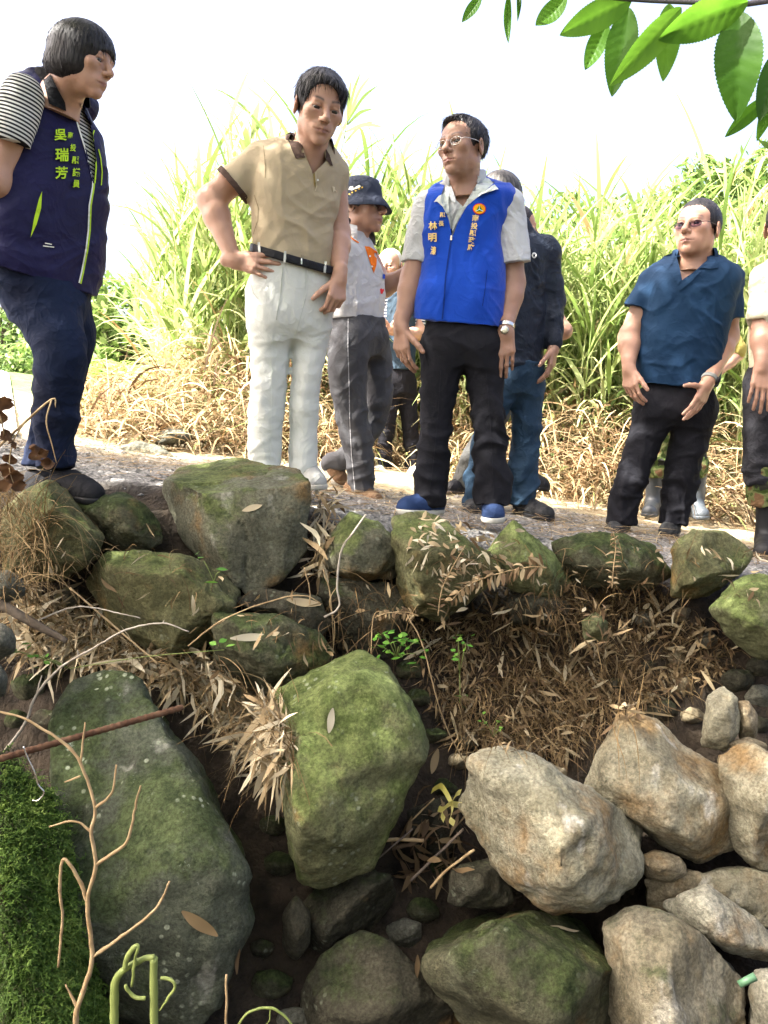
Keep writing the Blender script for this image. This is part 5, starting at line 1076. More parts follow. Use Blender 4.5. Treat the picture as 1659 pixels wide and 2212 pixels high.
r_.trousers(cloth('charcoal_twill', (.014, .014, .017), (.022, .022, .026)), [(786, 1620, 1782), (810, 1614, 1784), (860, 1608, 1780)], 0, [[(1655, 840, 0, 46), (1648, 930, 0, 42), (1648, 1020, 0, 38), (1648, 1052, 0, 36)], [(1738, 840, 0, 46), (1742, 930, 0, 42), (1742, 1020, 0, 38), (1742, 1052, 0, 36)]], half(r_.p((1700, 1048)), (0, 0, -1)), amp=.010)
f = Field(); f.u(rc(r_.p((1650, 1020)), r_.p((1650, 1092)), .078, .066), .01).cut(half(r_.p((1650, 1094)), (0, 0, -1)), .002); V, Q = f.mesh(.007); place('camouflage_gaiter', fold(V, normals(V, Q), .01, 5), Q, camo, r_.root)
r_.shoe((1655, 1192, .06), (1648, 1210, -.18), BLACKSOLE, BLACKSOLE, boot=.30); r_.shoe((1745, 1195, .06), (1760, 1210, -.16), BLACKSOLE, BLACKSOLE, boot=.30)
r_.finish()
# ---------------------------------------------------------------- vegetation and litter
def leaf_mat(name, stops, rough=.55, trans=.35, spec=.3):
    m = mat(name, (.1, .1, .1), rough, spec=spec); t, N, L, b = nodes(m)
    at = N('ShaderNodeAttribute'); at.attribute_name = 'tint'; r = N('ShaderNodeValToRGB'); e = r.color_ramp.elements
    while len(e) < len(stops): e.new(.5)
    for i, c in enumerate(stops): e[i].position = i / (len(stops) - 1); e[i].color = (*c, 1)
    L(at.outputs['Fac'], r.inputs[0]); L(r.outputs[0], b.inputs['Base Color'])
    if trans:
        tr = N('ShaderNodeBsdfTranslucent'); mx = N('ShaderNodeMixShader'); mx.inputs[0].default_value = trans; o = t.nodes['Material Output']
        L(r.outputs[0], tr.inputs[0]); L(b.outputs[0], mx.inputs[1]); L(tr.outputs[0], mx.inputs[2]); L(mx.outputs[0], o.inputs[0])
    return m
def ribbon_obj(name, parts, mt, parent=None):
    """parts: list of (V, Q, tint per blade)"""
    Vs, Qs, Ts, n = [], [], [], 0
    for V, Q, tn in parts:
        Vs.append(V); Qs.append(Q + n); n += len(V); Ts.append(np.repeat(tn, len(V) // len(tn)))
    V = np.concatenate(Vs); o = place(name, V, np.concatenate(Qs), mt, parent); at = o.data.attributes.new('tint', 'FLOAT', 'POINT'); at.data.foreach_set('value', np.concatenate(Ts)); return o
U = RNG.uniform
def azi(n): a = U(0, 2 * math.pi, n); return np.stack([np.cos(a), np.sin(a), 0 * a], 1)

# ---- tall cane grass behind the path
TOPX = A([200, 290, 330, 400, 480, 550, 620, 760, 850, 950, 1050, 1200, 1300, 1400, 1500, 1659, 1900]); TOPY = A([640, 560, 450, 370, 330, 265, 275, 310, 360, 395, 410, 435, 440, 455, 430, 400, 380])
grass_m = leaf_mat('cane_grass', [(.055, .105, .02), (.18, .265, .065), (.35, .41, .16), (.50, .50, .27), (.42, .32, .16), (.24, .145, .065)], .5, .45)
def cane(n, ylo, yhi, seed, lo=290, hi=1900):
    pr = []; px = U(lo, hi, n); yy = U(ylo, yhi, n); x = (px - CX) / F * yy; gz = ground_z(x, yy)
    top = CAM[2] + (HZ - np.interp(px, TOPX, TOPY)) / F * 7.0; H = np.clip((top - gz) * U(.62, 1.04, n), .5, 4)
    base = np.stack([x, yy, gz], 1); lean = azi(n) * U(0, .16, n)[:, None] + A([0, 0, 1.]); V, Q, PP = blades(base, lean, H * .92, np.full(n, .016), U(.0, .12, n), 5, shape='stem'); pr.append((V, Q, U(.25, .62, n)))
    for k in range(11):
        t = U(.12, 1.0, n); i = np.minimum((t * 5).astype(int), 4); fr = t * 5 - i; s = PP[np.arange(n), i] * (1 - fr)[:, None] + PP[np.arange(n), i + 1] * fr[:, None]
        d = azi(n) * U(.3, .85, n)[:, None] + A([0, 0, 1.]); Lf = U(.35, .95, n) * (.6 + .4 * (1 - np.abs(t - .6))); zr = (s[:, 2] - gz)
        low = np.clip(1 - zr / .85, 0, 1); tn = np.clip(U(.05, .5, n) + low * U(.15, .75, n) + (U(0, 1, n) < .06) * .4, 0, 1)
        V, Q, _ = blades(s, d, Lf, U(.018, .042, n), U(.5, 2.0, n) + low * .9, 6, twist=.5); pr.append((V, Q, tn))
    return pr
tall = cane(760, 6.9, 8.6, 1, 330) + cane(420, 6.35, 7.0, 2, 380) + cane(320, 8.6, 10.5, 3, 400)
tag(ribbon_obj('tall_grass', tall, grass_m), 'tall green cane grass massed behind the people', 'grass', kind='stuff')
# dry thatch at its foot
dry_m = leaf_mat('dry_thatch', [(.06, .034, .015), (.13, .075, .032), (.22, .14, .065), (.32, .235, .125), (.40, .325, .195), (.15, .18, .05)], .8, .25)
n = 11000; px = U(170, 1950, n); ylo = np.interp(px, [150, 330, 560, 760, 800, 930, 980, 1300, 1700], [5.0, 4.9, 5.3, 5.7, 6.3, 6.3, 5.6, 5.4, 5.5]); yy = ylo + (7.2 - ylo) * U(0, 1, n); x = (px - CX) / F * yy; gz = ground_z(x, yy); hmax = np.clip(.08 + .62 * np.clip((yy - ylo) / .8, 0, 1), 0, .8) * np.interp(px, [150, 330, 480], [.35, .6, 1])
base = np.stack([x, yy, gz + U(0, 1, n) ** 1.3 * hmax], 1); d = azi(n) * U(.4, 1.2, n)[:, None] + A([0, -.35, .55]); V, Q, _ = blades(base, d, U(.15, .60, n), U(.006, .020, n), U(.8, 3.2, n), 5, twist=.8)
tag(ribbon_obj('dry_grass', [(V, Q, np.clip(U(0, .95, n) + (U(0, 1, n) < .05) * .5, 0, 1))], dry_m), 'brown dead grass matted at the foot of the cane', 'dry grass', kind='stuff')
# straw lying on the path
n = 9000; px = U(-120, 1850, n); yy = 3.25 + 2.7 * U(0, 1, n) ** .75; x = (px - CX) / F * yy; keep = ~((x < -1.85) & (yy < 5.5) & (U(0, 1, n) < .8)); x, yy = x[keep], yy[keep]; n = len(x); gz = ground_z(x, yy)
V, Q, _ = blades(np.stack([x, yy, gz + U(.004, .03, n)], 1), azi(n) + A([0, 0, .12]) * U(0, 1, n)[:, None], U(.05, .22, n), U(.002, .007, n), U(.1, .5, n), 3); V[:, 2] = np.maximum(V[:, 2], ground_z(V[:, 0], V[:, 1]) + .003)
tag(ribbon_obj('straw', [(V, Q, U(.25, .8, n))], dry_m), 'pale straw strewn over the gravel path', 'straw', kind='stuff')
# pebbles of the gravel path
n = 3600; px = U(-60, 1800, n); yy = 3.0 + 1.7 * U(0, 1, n) ** .8; x = (px - CX) / F * yy; pc = np.stack([x, yy, ground_z(x, yy)], 1); oc = A([[1, 0, 0], [0, 1, 0], [-1, 0, 0], [0, -1, 0], [0, 0, 1.], [.2, .1, -1]]); of = A([[0, 1, 4], [1, 2, 4], [2, 3, 4], [3, 0, 4], [1, 0, 5], [2, 1, 5], [3, 2, 5], [0, 3, 5]])
sz = U(.004, .014, n) * (1 + (U(0, 1, n) < .05)); V = pc[:, None, :] + oc[None] * sz[:, None, None] * A([1, 1, .6]) * RNG.uniform(.6, 1.3, (n, 6, 1)); T_ = (np.arange(n) * 6)[:, None, None] + of[None]; peb = place('gravel', V.reshape(-1, 3), T_.reshape(-1, 3), leaf_mat('gravel_stone', [(.05, .05, .048), (.12, .118, .11), (.22, .21, .195), (.33, .32, .30)], .9, 0), smooth=False); at = peb.data.attributes.new('tint', 'FLOAT', 'POINT'); at.data.foreach_set('value', np.repeat(U(0, 1, n), 6)); tag(peb, 'grey gravel scattered along the bank path', 'gravel', kind='stuff')
# low green weeds at the left of the path
weed_m = leaf_mat('weed_leaf', [(.10, .17, .03), (.20, .30, .06), (.34, .42, .13)], .6, .4)
n = 5000; px = U(150, 420, n); yy = U(6.2, 11, n); x = (px - CX) / F * yy; gz = ground_z(x, yy); hh = U(0, .45, n) * np.clip((yy - 6) / 2, .3, 1)
V, Q, _ = blades(np.stack([x, yy, gz + hh], 1), azi(n) + A([0, 0, .6]), U(.05, .18, n), U(.02, .05, n), U(.3, 1.2, n), 3, twist=.6, shape='leaf')
tag(ribbon_obj('weeds', [(V, Q, U(0, 1, n))], weed_m), 'low sunlit green weeds at the path side', 'weeds', kind='stuff')

# ---- trees and shrubs
bark = mat('bark', (.07, .052, .035), .9, bump=.8, col2=(.14, .11, .08), scale=12, bscale=40, bdist=.01)
treeleaf = leaf_mat('tree_leaf', [(.045, .085, .018), (.11, .18, .04), (.21, .29, .08), (.34, .39, .15)], .5, .4)
def tree(label, base, height, rx, rz, nl, ls=.13, name='tree', cat='tree', blobs=26, trunk=.12, zc=None, group=None, seed=0):
    r = np.random.default_rng(seed); o = empty(name, base, label, cat, group); base = A(base, float); c = base + A([0, 0, height - rz if zc is None else zc])
    mb = MB(); pts = A([base, base + A([.1, .05, height * .35]), c - A([0, 0, rz * .2])]); V, Fc = tube(pts, [trunk, trunk * .7, trunk * .3], 9, 4); mb.add(V, Fc); bl = []
    for i in range(blobs):
        u = r.normal(0, 1, 3); u /= np.linalg.norm(u); q = c + u * A([rx, rx, rz]) * r.uniform(.35, .95); bl.append((q, r.uniform(.22, .42) * rx))
        s = pts[1] + (pts[2] - pts[1]) * r.uniform(0, 1); m = (s + q) / 2 + r.normal(0, .1, 3); V, Fc = tube([s, m, q], [trunk * .25, trunk * .15, trunk * .05], 5, 2); mb.add(V, Fc)
    mb.place('trunk', bark, o); bi = r.integers(0, blobs, nl); u = r.normal(0, 1, (nl, 3)); u /= np.linalg.norm(u, axis=1)[:, None]
    p = A([bl[i][0] for i in bi]) + u * (A([bl[i][1] for i in bi]) * r.uniform(.3, 1.1, nl) ** .6)[:, None] * A([1, 1, .7])
    global RNG
    d = r.normal(0, 1, (nl, 3)) + A([0, 0, -.2]); V, Q, _ = blades(p, d, r.uniform(.7, 1.3, nl) * ls, r.uniform(.35, .55, nl) * ls, r.uniform(0, .6, nl), 3, twist=1.2, shape='leaf')
    cr = ribbon_obj('crown', [(V, Q, np.clip(r.uniform(0, .8, nl) + r.normal(0, .12, blobs)[bi], 0, 1))], treeleaf, o); return o
def gpt(px, d): x = (px - CX) / F * d; return (x, d, float(ground_z(A([x]), A([d]))[0]))
def treetop(label, px, py, d, rx, rz, nl, ls, seed, **k):
    b = gpt(px, d); top = P(px, py, d)[2]; return tree(label, b, top - b[2], rx, rz, nl, ls, seed=seed, **k)
treetop('tall leafy tree on the hillside behind the teal shirted man', 1590, 330, 21, 2.6, 2.3, 11000, .22, 5)
treetop('rounded tree at the hill edge left of the tall leafy tree', 1440, 425, 20, 2.2, 1.8, 8000, .21, 6)
treetop('spreading tree on the hillside beyond the picture edge', 1760, 350, 20, 2.6, 2.2, 4000, .2, 7)
treetop('low bushy tree showing over the grass behind the windbreaker', 1230, 455, 17, 1.8, 1.2, 5000, .18, 8)
treetop('broad bush showing above the grass between windbreaker and teal shirt', 1335, 470, 16, 1.6, 1.3, 5000, .17, 9)
treetop('dark leafy tree beyond the concrete road', 10, 560, 24, 2.3, 1.8, 4200, .2, 10)
treetop('pale roadside tree beside the woman in jeans', 205, 600, 19, 1.3, 1.4, 3200, .17, 12)
treetop('round bush at the bend of the concrete road', 15, 740, 17, 1.3, .55, 2600, .13, 13, name='shrub', cat='shrub', trunk=.05)
treetop('feathery shrub growing at the end of the cane grass', 262, 575, 10.5, .75, .9, 3000, .12, 14, name='shrub', cat='shrub', trunk=.04)
# shade tree standing over the ditch: its crown is above the picture and throws the shade
SH = empty('shade_tree', (-3.5, .35, float(ground_z(A([-3.5]), A([.35]))[0])), 'spreading tree whose crown shades the ditch and the people', 'tree')
b = A(SH.location); mb = MB(); V, Fc = tube([b, b + A([.15, .2, 1.8]), b + A([.5, .8, 3.6]), A([-2.3, 1.9, 4.3])], [.19, .15, .11, .05], 10, 4); mb.add(V, Fc)
for i in range(14):
    a = U(0, 6.28); e = A([-2.5 + 2.6 * math.cos(a) * U(.5, 1), 1.85 + 1.9 * math.sin(a) * U(.5, 1), U(3.9, 4.6)]); s = b + A([.3, .5, U(2.4, 3.8)]); V, Fc = tube([s, (s + e) / 2 + A([0, 0, .2]), e], [.06, .035, .01], 6, 3); mb.add(V, Fc)
mb.place('trunk', bark, SH)
n = 13500; r_ = np.sqrt(U(0, 1, n)); a = U(0, 6.28, n); p = np.stack([-2.45 + 3.0 * r_ * np.cos(a), 1.75 + 2.15 * r_ * np.sin(a), 4.25 + U(-.55, .55, n)], 1); gp = vn(p * A([1.5, 1.5, .3]), 77); sun_gap = np.hypot(p[:, 0] + 1.9, p[:, 1] - .74) < .5; p = p[((gp > -.42) | (U(0, 1, n) < .25)) & ~sun_gap]; n = len(p)  # opening cut in the crown so sun reaches the toothed leaves
V, Q, _ = blades(p, azi(n) + A([0, 0, -.25]), U(.10, .17, n), U(.045, .07, n), U(0, .5, n), 3, twist=.6, shape='leaf'); ribbon_obj('crown', [(V, Q, U(0, .8, n))], treeleaf, SH)
# unseen bamboo thicket added behind the camera to block skylight; fits the dead leaves
n = 90; bx = U(-6, 6, n); by = U(-4.5, -1.7, n); bs = np.stack([bx, by, ground_z(bx, by)], 1); V1, Q1, PP = blades(bs, azi(n) * .12 + A([0, 0, 1.]), U(4.5, 7, n), np.full(n, .05), U(.1, .4, n), 6, shape='stem'); prt = [(V1, Q1, U(.2, .6, n))]
for k in range(70):
    t = RNG.integers(1, 7, n); V1, Q1, _ = blades(PP[np.arange(n), t] + RNG.normal(0, .35, (n, 3)), azi(n) + A([0, 0, -.4]), U(.18, .32, n), U(.03, .06, n), U(.2, .8, n), 3, twist=1, shape='leaf'); prt.append((V1, Q1, U(0, .8, n)))
tag(ribbon_obj('added_bamboo_thicket', prt, treeleaf), 'unseen bamboo thicket added behind the camera to block skylight', 'bamboo', kind='stuff')
# overhanging twig with large toothed leaves
TW = empty('overhanging_tree', (2.3, .5, float(ground_z(A([2.3]), A([.5]))[0])), 'tree with large toothed bright green leaves hanging over the ditch', 'tree'); b = A(TW.location)
mb = MB(); V, Fc = tube([b, b + A([.05, .1, 1.2]), b + A([-.3, .4, 2.3]), P(1850, -60, 1.6)], [.07, .055, .035, .012], 8, 4); mb.add(V, Fc); mb.place('trunk', bark, TW)
mb = MB(); V, Fc = tube([P(1850, -60, 1.6), P(1659, 2, 1.52), P(1560, 6, 1.5), P(1470, 4, 1.5), P(1365, -1, 1.5), P(1215, -14, 1.48), P(1100, -18, 1.5), P(1030, -14, 1.5)], [.007, .005, .0045, .004, .0035, .003, .0025, .002], 7, 3); mb.add(V, Fc); mb.place('branch', mat('young_bark', (.10, .09, .10), .7, bump=.4, scale=30), TW)
biglf = leaf_mat('toothed_leaf', [(.028, .085, .008), (.075, .19, .014), (.15, .31, .03)], .42, .66, .3)
def bigleaf(base, tip, hw, dd=0, tint=.5, curl=.02, tooth=.05, name='leaf', tilt=.5, dt=0.0):
    ns, nt_ = 56, 10; a = P(*base, 1.5 + dd); c = P(*tip, 1.5 + dd + dt); ax = c - a; L_ = np.linalg.norm(ax); ax /= L_; view = unit(a - CAM); sd = unit(np.cross(ax, view)); nm = unit(np.cross(sd, ax)); nm = nm if nm.dot(view) < 0 else -nm
    sd = unit(sd * math.cos(tilt) + nm * math.sin(tilt)); nm = unit(np.cross(sd, ax)); nm = nm if nm.dot(view) < 0 else -nm
    hw_ = hw * 1.5 / F / math.cos(tilt); V = []
    for i in range(ns + 1):
        s = i / ns; w_ = hw_ * (math.sin(math.pi * min(1, s ** .85)) ** .75) * (1 + tooth * (1 if i % 2 else -1)) if 0 < s < 1 else .0006
        for k in range(nt_ + 1):
            t = (k / nt_ - .5) * 2; ve = .0006 * math.cos(2 * math.pi * (s * 9 - abs(t) * 1.3)) * (1 - abs(t)) ** .3
            V.append(a + ax * s * L_ + sd * t * w_ + nm * (curl * math.sin(math.pi * s) + .22 * w_ * abs(t) ** 1.4 + ve * (w_ / hw_) - .0012 * math.exp(-(t * 9) ** 2)))
    Q = A([[i * (nt_ + 1) + k, (i + 1) * (nt_ + 1) + k, (i + 1) * (nt_ + 1) + k + 1, i * (nt_ + 1) + k + 1] for i in range(ns) for k in range(nt_)]); o = place(name, A(V), Q, biglf, TW)
    at = o.data.attributes.new('tint', 'FLOAT', 'POINT'); at.data.foreach_set('value', np.clip(tint + .15 * vn(A(V) * 30, 5), 0, 1))
for q in (((1365, -2), (1209, 76), 29, 0, .8), ((1312, 42), (1264, 151), 20, .03, .45), ((1358, 16), (1322, 209), 32, .02, .4), ((1472, 16), (1317, 186), 27, -.02, .85), ((1446, 8), (1432, 176), 26, .02, .7), ((1616, 4), (1422, 86), 36, -.03, .6), ((1596, 24), (1590, 263), 46, -.01, .2),
          ((1662, 208), (1566, 296), 16, .02, .5), ((1670, 222), (1635, 305), 14, .03, .6), ((1680, 108), (1640, 264), 22, -.01, .1), ((1224, -10), (1157, 55), 19, 0, .5), ((1040, -10), (998, 48), 11, 0, .3), ((1099, -14), (1098, 93), 8, 0, .35), ((1119, -14), (1118, 46), 5, 0, .1)):
    bigleaf(q[0], q[1], q[2], q[3], q[4], tilt=random.uniform(-.35, .35), curl=random.uniform(-.012, .02), tooth=.028 if q[2] > 12 else 0)

# ---------------------------------------------------------------- litter, roots and small plants in the ditch
def allbvh():
    Vs, Qs, n = [GV], [GQ], len(GV)
    for o in ROCKS:
        k = len(o.data.vertices); c = np.empty(k * 3, np.float32); o.data.vertices.foreach_get('co', c); q = np.empty(len(o.data.loops), np.int32); o.data.loops.foreach_get('vertex_index', q); Vs.append(c.reshape(-1, 3) + A(o.location)); Qs.append(q.reshape(-1, 4) + n); n += k
    return bvh(np.concatenate(Vs), np.concatenate(Qs))
TALL = allbvh()
def on(px, py):
    h = TALL.ray_cast(Vector(CAM), Vector(ray(px, py)).normalized()); return (A(h[0]), A(h[1])) if h[0] is not None else (None, None)
def scatter(poly, n, maxd=6.0):
    q = A(poly, float); lo, hi = q.min(0), q.max(0); Ps, Ns = [], []
    while len(Ps) < n:
        x, y = U(lo[0], hi[0]), U(lo[1], hi[1])
        if inpoly((x, y), poly):
            p_, n_ = on(x, y)
            if p_ is not None and p_[1] < maxd: Ps.append(p_); Ns.append(n_)
    return A(Ps), A(Ns)
FILL = [(590, 1780, 28), (604, 1868, 30), (585, 2120, 40), (640, 2200, 42), (912, 1962, 34), (872, 2015, 42), (945, 1880, 26), (566, 2050, 24), (962, 1700, 24), (990, 1645, 22), (942, 1590, 24), (1012, 1600, 22), (1085, 1612, 26), (1245, 1690, 22), (1470, 1482, 26), (1430, 1534, 30), (1496, 1545, 22), (1592, 1468, 34), (1645, 1505, 34), (1640, 1440, 28), (1640, 1566, 20), (62, 1480, 36), (104, 1556, 32), (30, 1556, 28), (112, 1452, 26), (72, 1352, 28), (884, 1444, 28), (905, 1506, 24), (1182, 1368, 18), (1392, 1338, 22), (1474, 1326, 20), (1524, 1384, 22), (1334, 1478, 18), (1460, 1420, 18), (1400, 1440, 15), (1560, 1540, 20), (640, 1290, 22), (150, 1290, 22), (95, 1420, 20), (690, 1460, 24)]
for x, y, r in FILL:
    p_, n_ = on(x, y)
    hg = T_ground.ray_cast(Vector(CAM), Vector(ray(x, y)).normalized())
    if p_ is None or hg[0] is None or abs(hg[0].y - p_[1]) > .01: continue
    d_ = p_[1]; an = U(0, 6.28); ol = [(x + r * U(.85, 1.15) * math.cos(t + an) * 1.15, y + r * U(.8, 1.1) * math.sin(t + an) * .85) for t in np.linspace(0, 2 * math.pi, 8)[:-1]]
    rock('smaller stone wedged in the soil between the big boulders', ['dark', 'cobble', 'brownc', 'olive'][int(U(0, 3.99))] if x > 980 else ['dark', 'cobble', 'mossy'][int(U(0, 2.99))], ol, d_ - .01, .10, [(x, y, d_ - .012 - r * .8 * d_ / F)], rnd=.03, name='stone', amp=.03, group='stones wedged between the boulders', facets=3)
TALL = allbvh()
litter_m = leaf_mat('dead_bamboo_leaf', [(.05, .030, .015), (.12, .075, .036), (.22, .155, .078), (.33, .26, .15), (.42, .36, .24), (.50, .45, .33)], .75, .15)
HOL = [(70, 1275), (190, 1330), (300, 1388), (380, 1405), (460, 1400), (540, 1488), (600, 1505), (640, 1560), (640, 1660), (600, 1690), (560, 1640), (490, 1580), (420, 1500), (340, 1470), (280, 1440), (150, 1440), (60, 1420), (20, 1330)]
BANK = [(860, 1360), (950, 1345), (1060, 1310), (1240, 1290), (1420, 1300), (1540, 1345), (1590, 1420), (1520, 1490), (1400, 1530), (1300, 1590), (1220, 1640), (1120, 1620), (1000, 1620), (930, 1540), (890, 1430)]
EDGE = [(670, 1060), (720, 1080), (720, 1200), (690, 1260), (668, 1240)]; TOP = [(900, 1130), (1000, 1150), (1080, 1200), (1060, 1240), (980, 1260), (880, 1200)]; GAP = [(935, 1690), (1000, 1760), (985, 1880), (860, 1920), (850, 1860), (900, 1780)]
RIM = [(0, 1180), (200, 1190), (340, 1180), (420, 1220), (520, 1300), (700, 1300), (860, 1250), (1000, 1120), (1200, 1145), (1420, 1165), (1640, 1190), (1640, 1300), (1440, 1300), (1240, 1290), (1080, 1300), (700, 1430), (460, 1340), (180, 1260)]
def litter(poly, n, l=(.05, .13), w_=(.008, .02), down=.45, tn=(.3, 1), lift=.05, seg=4, drp=.6):
    p, nr_ = scatter(poly, n); dn = A([0, 0, -1.]) - nr_ * (nr_ @ A([0, 0, -1.]))[:, None]; dn /= np.linalg.norm(dn, axis=1)[:, None] + 1e-6; rn = RNG.normal(0, 1, (n, 3)); rn -= nr_ * (rn * nr_).sum(1)[:, None]
    d = dn * down + rn * (1 - down) * 1.2 + nr_ * U(-.1, .35, n)[:, None]; V, Q, _ = blades(p + nr_ * U(.003, lift, n)[:, None], d, U(*l, n), U(*w_, n), U(0, drp, n), seg, twist=1.2, shape='leaf', wig=.9); return V, Q, U(*tn, n)
def strands(poly, n, l=(.10, .35), w_=(.0015, .004), tn=(.1, .8), up=.5, drp=(.8, 3)):
    p, nr_ = scatter(poly, n); d = nr_ * U(.3, 1, n)[:, None] + RNG.normal(0, .5, (n, 3)) + A([0, 0, up]); V, Q, _ = blades(p, d, U(*l, n), U(*w_, n), U(*drp, n), 7, twist=.6, shape='stem', wig=1.3); return V, Q, U(*tn, n)
tag(ribbon_obj('leaf_litter', [litter(HOL, 1300, (.03, .10), (.005, .015), tn=(.2, 1)), litter(HOL, 420, (.08, .17), (.010, .020), tn=(.5, 1)), litter([(470, 1480), (600, 1500), (612, 1640), (585, 1690), (540, 1620)], 260, (.04, .11), (.004, .013), .5, (.3, 1), .02), litter(BANK, 1700, (.02, .065), (.004, .013), .4, (.02, .55)), litter(BANK, 220, (.06, .12), (.008, .015), .45, (.25, .85)), litter(EDGE, 160, tn=(.2, .9)), litter(TOP, 120, (.02, .06), (.006, .016), .4, (.3, 1)), litter(GAP, 70, (.05, .12), tn=(.05, .45)), litter(RIM, 150, (.02, .07), (.005, .014), .4, (.1, .9))], litter_m), 'dead bamboo leaf litter drifted between the boulders', 'leaf litter', kind='stuff')
root_m = leaf_mat('dry_rootlets', [(.035, .022, .010), (.09, .055, .023), (.17, .11, .045), (.26, .185, .09)], .85, .1)
LB = [(930, 1500), (1150, 1420), (1400, 1440), (1420, 1520), (1280, 1600), (1180, 1640), (1000, 1610)]
tag(ribbon_obj('root_tangle', [strands(BANK, 1300, (.06, .2), tn=(.1, .9)), strands(LB, 700, (.10, .26), (.0015, .004), (.2, 1), .1, (1.5, 3.5)), strands(HOL, 700, (.1, .3), tn=(.4, 1)), strands(RIM, 260, (.04, .14), tn=(.2, .9)), strands([(0, 1060), (110, 1110), (120, 1260), (40, 1300), (0, 1290)], 420, (.1, .28), tn=(.5, 1), up=1), strands([(1180, 1250), (1440, 1260), (1460, 1340), (1200, 1340)], 300, (.06, .18), tn=(.2, .9)), strands([(680, 1230), (880, 1250), (860, 1400), (700, 1400)], 60, (.15, .4), tn=(.1, .7), up=0, drp=(2, 4))], root_m), 'brown dry roots and grass hanging over the ditch bank', 'roots', kind='stuff')
def leafthing(label, px, py, ang, length, width, tint, name='dry_leaf', cat='leaf', group=None, lift=.004, droop=.0):
    p_, n_ = on(px, py)
    if p_ is None: return
    a = rad(ang); q, _ = on(px + 12 * math.cos(a), py + 12 * math.sin(a)); d = unit((q - p_) if q is not None and np.linalg.norm(q - p_) < .08 else A([math.cos(a), 0, -math.sin(a)])); d = unit(d - n_ * d.dot(n_)); sd = np.cross(n_, d); L_ = length * p_[1] / F; w_ = width * p_[1] / F; V = []; ns = 9
    for i in range(ns + 1):
        s = i / ns; h = w_ / 2 * max(.03, math.sin(math.pi * (s * .95 + .03)) ** .75)
        for t in (-1, 0, 1): V.append(p_ + d * (s - .5) * L_ + sd * t * h + n_ * (lift + .15 * h * abs(t) + .10 * L_ * (s - .45) ** 2 + .0015 * math.sin(7 * s + px)))
    Q = A([[i * 3 + k, i * 3 + k + 1, i * 3 + k + 4, i * 3 + k + 3] for i in range(ns) for k in range(2)]); o = place(name, A(V), Q, litter_m); at = o.data.attributes.new('tint', 'FLOAT', 'POINT'); at.data.foreach_set('value', np.full(len(V), tint)); tag(o, label, cat, group); return o
leafthing('pale dry leaf standing upright on the bright green boulder', 713, 1556, 97, 56, 18, .95)
leafthing('large brown dry leaf slanting across the lichen spotted boulder', 432, 1992, 35, 108, 30, .38)
leafthing('small pale leaf on the face of the square block', 545, 1098, -15, 44, 14, .75)
leafthing('tan leaf lying on the dark flat stone', 655, 1303, 10, 78, 20, .62)
leafthing('long straw coloured leaf on the dark angular boulder', 540, 1377, -4, 92, 17, .9)
leafthing('slim reddish leaf on the grey green boulder near the green stalk', 510, 2075, 100, 62, 13, .2)
leafthing('brown leaf upright in the dark gap beside the moss covered boulder', 898, 2090, 92, 78, 16, .3)
leafthing('brown leaf stuck beside the bright green boulder', 938, 1645, 105, 56, 18, .45)
leafthing('rust coloured leaf on the straw bank', 1290, 1480, 35, 55, 16, .35)
leafthing('long dry leaf draped over the dark green boulder', 1218, 2010, 105, 88, 14, .85)
SMALL = ['cobble', 'brownc', 'dark']
for k in range(0):
    pass
for k in range(150):
    poly = HOL if k % 3 else BANK; q = A(poly, float)
    while True:
        x, y = U(q[:, 0].min(), q[:, 0].max()), U(q[:, 1].min(), q[:, 1].max())
        if inpoly((x, y), poly): break
    if poly is HOL: leafthing('dead bamboo leaf lying in the drift of straw between the mossy boulders', x, y, U(10, 170), U(32, 78), U(6, 13), U(.5, 1), group='dead leaves in the straw hollow', lift=U(.01, .04))
    else: leafthing('dead leaf lying on the earthy straw bank', x, y, U(-40, 140), U(26, 62), U(6, 12), U(.3, .85), group='dead leaves on the earth bank', lift=U(.01, .035))
def twig(label, lines, mt, name='twig', cat='twig', seg=7):
    """lines: (points (x, y, d), radius list or number)"""
    mb = MB()
    for pts, r in lines:
        W_ = A([P(*p) for p in pts]); R = np.broadcast_to(np.asarray(r, float), (len(W_),)); V, Fc = tube(W_, R, seg, 4); V = V + .0006 * np.stack([vn(V * 90, 1), vn(V * 90, 2), vn(V * 90, 3)], 1); mb.add(V, Fc)
    return mb, mt
def twigobj(label, lines, mt, name='twig', cat='twig', parts=None):
    W0 = A([P(*p) for p in lines[0][0]]); o = empty(name, W0[np.argmin(W0[:, 2])], label, cat)
    for k, (pts, r) in enumerate(lines):
        W_ = A([P(*p) for p in pts]); R = np.broadcast_to(np.asarray(r, float), (len(W_),)); V, Fc = tube(W_, R * .70, 7, 8); V = V + .0012 * np.stack([vn(V * 90, 1), vn(V * 90, 2), vn(V * 90, 3)], 1); place('stem' if k == 0 else 'branch', V, Fc, mt, o)
    return o
ck = lambda d, *pts: [(x * .4232, 1458 + y * .4232, d) for x, y in pts]
straw_m = mat('straw_stem', (.22, .145, .07), .75, bump=.6, col2=(.34, .25, .135), scale=35); grey_tw = mat('bleached_twig', (.24, .205, .16), .8, bump=.6, col2=(.36, .325, .27), scale=30)
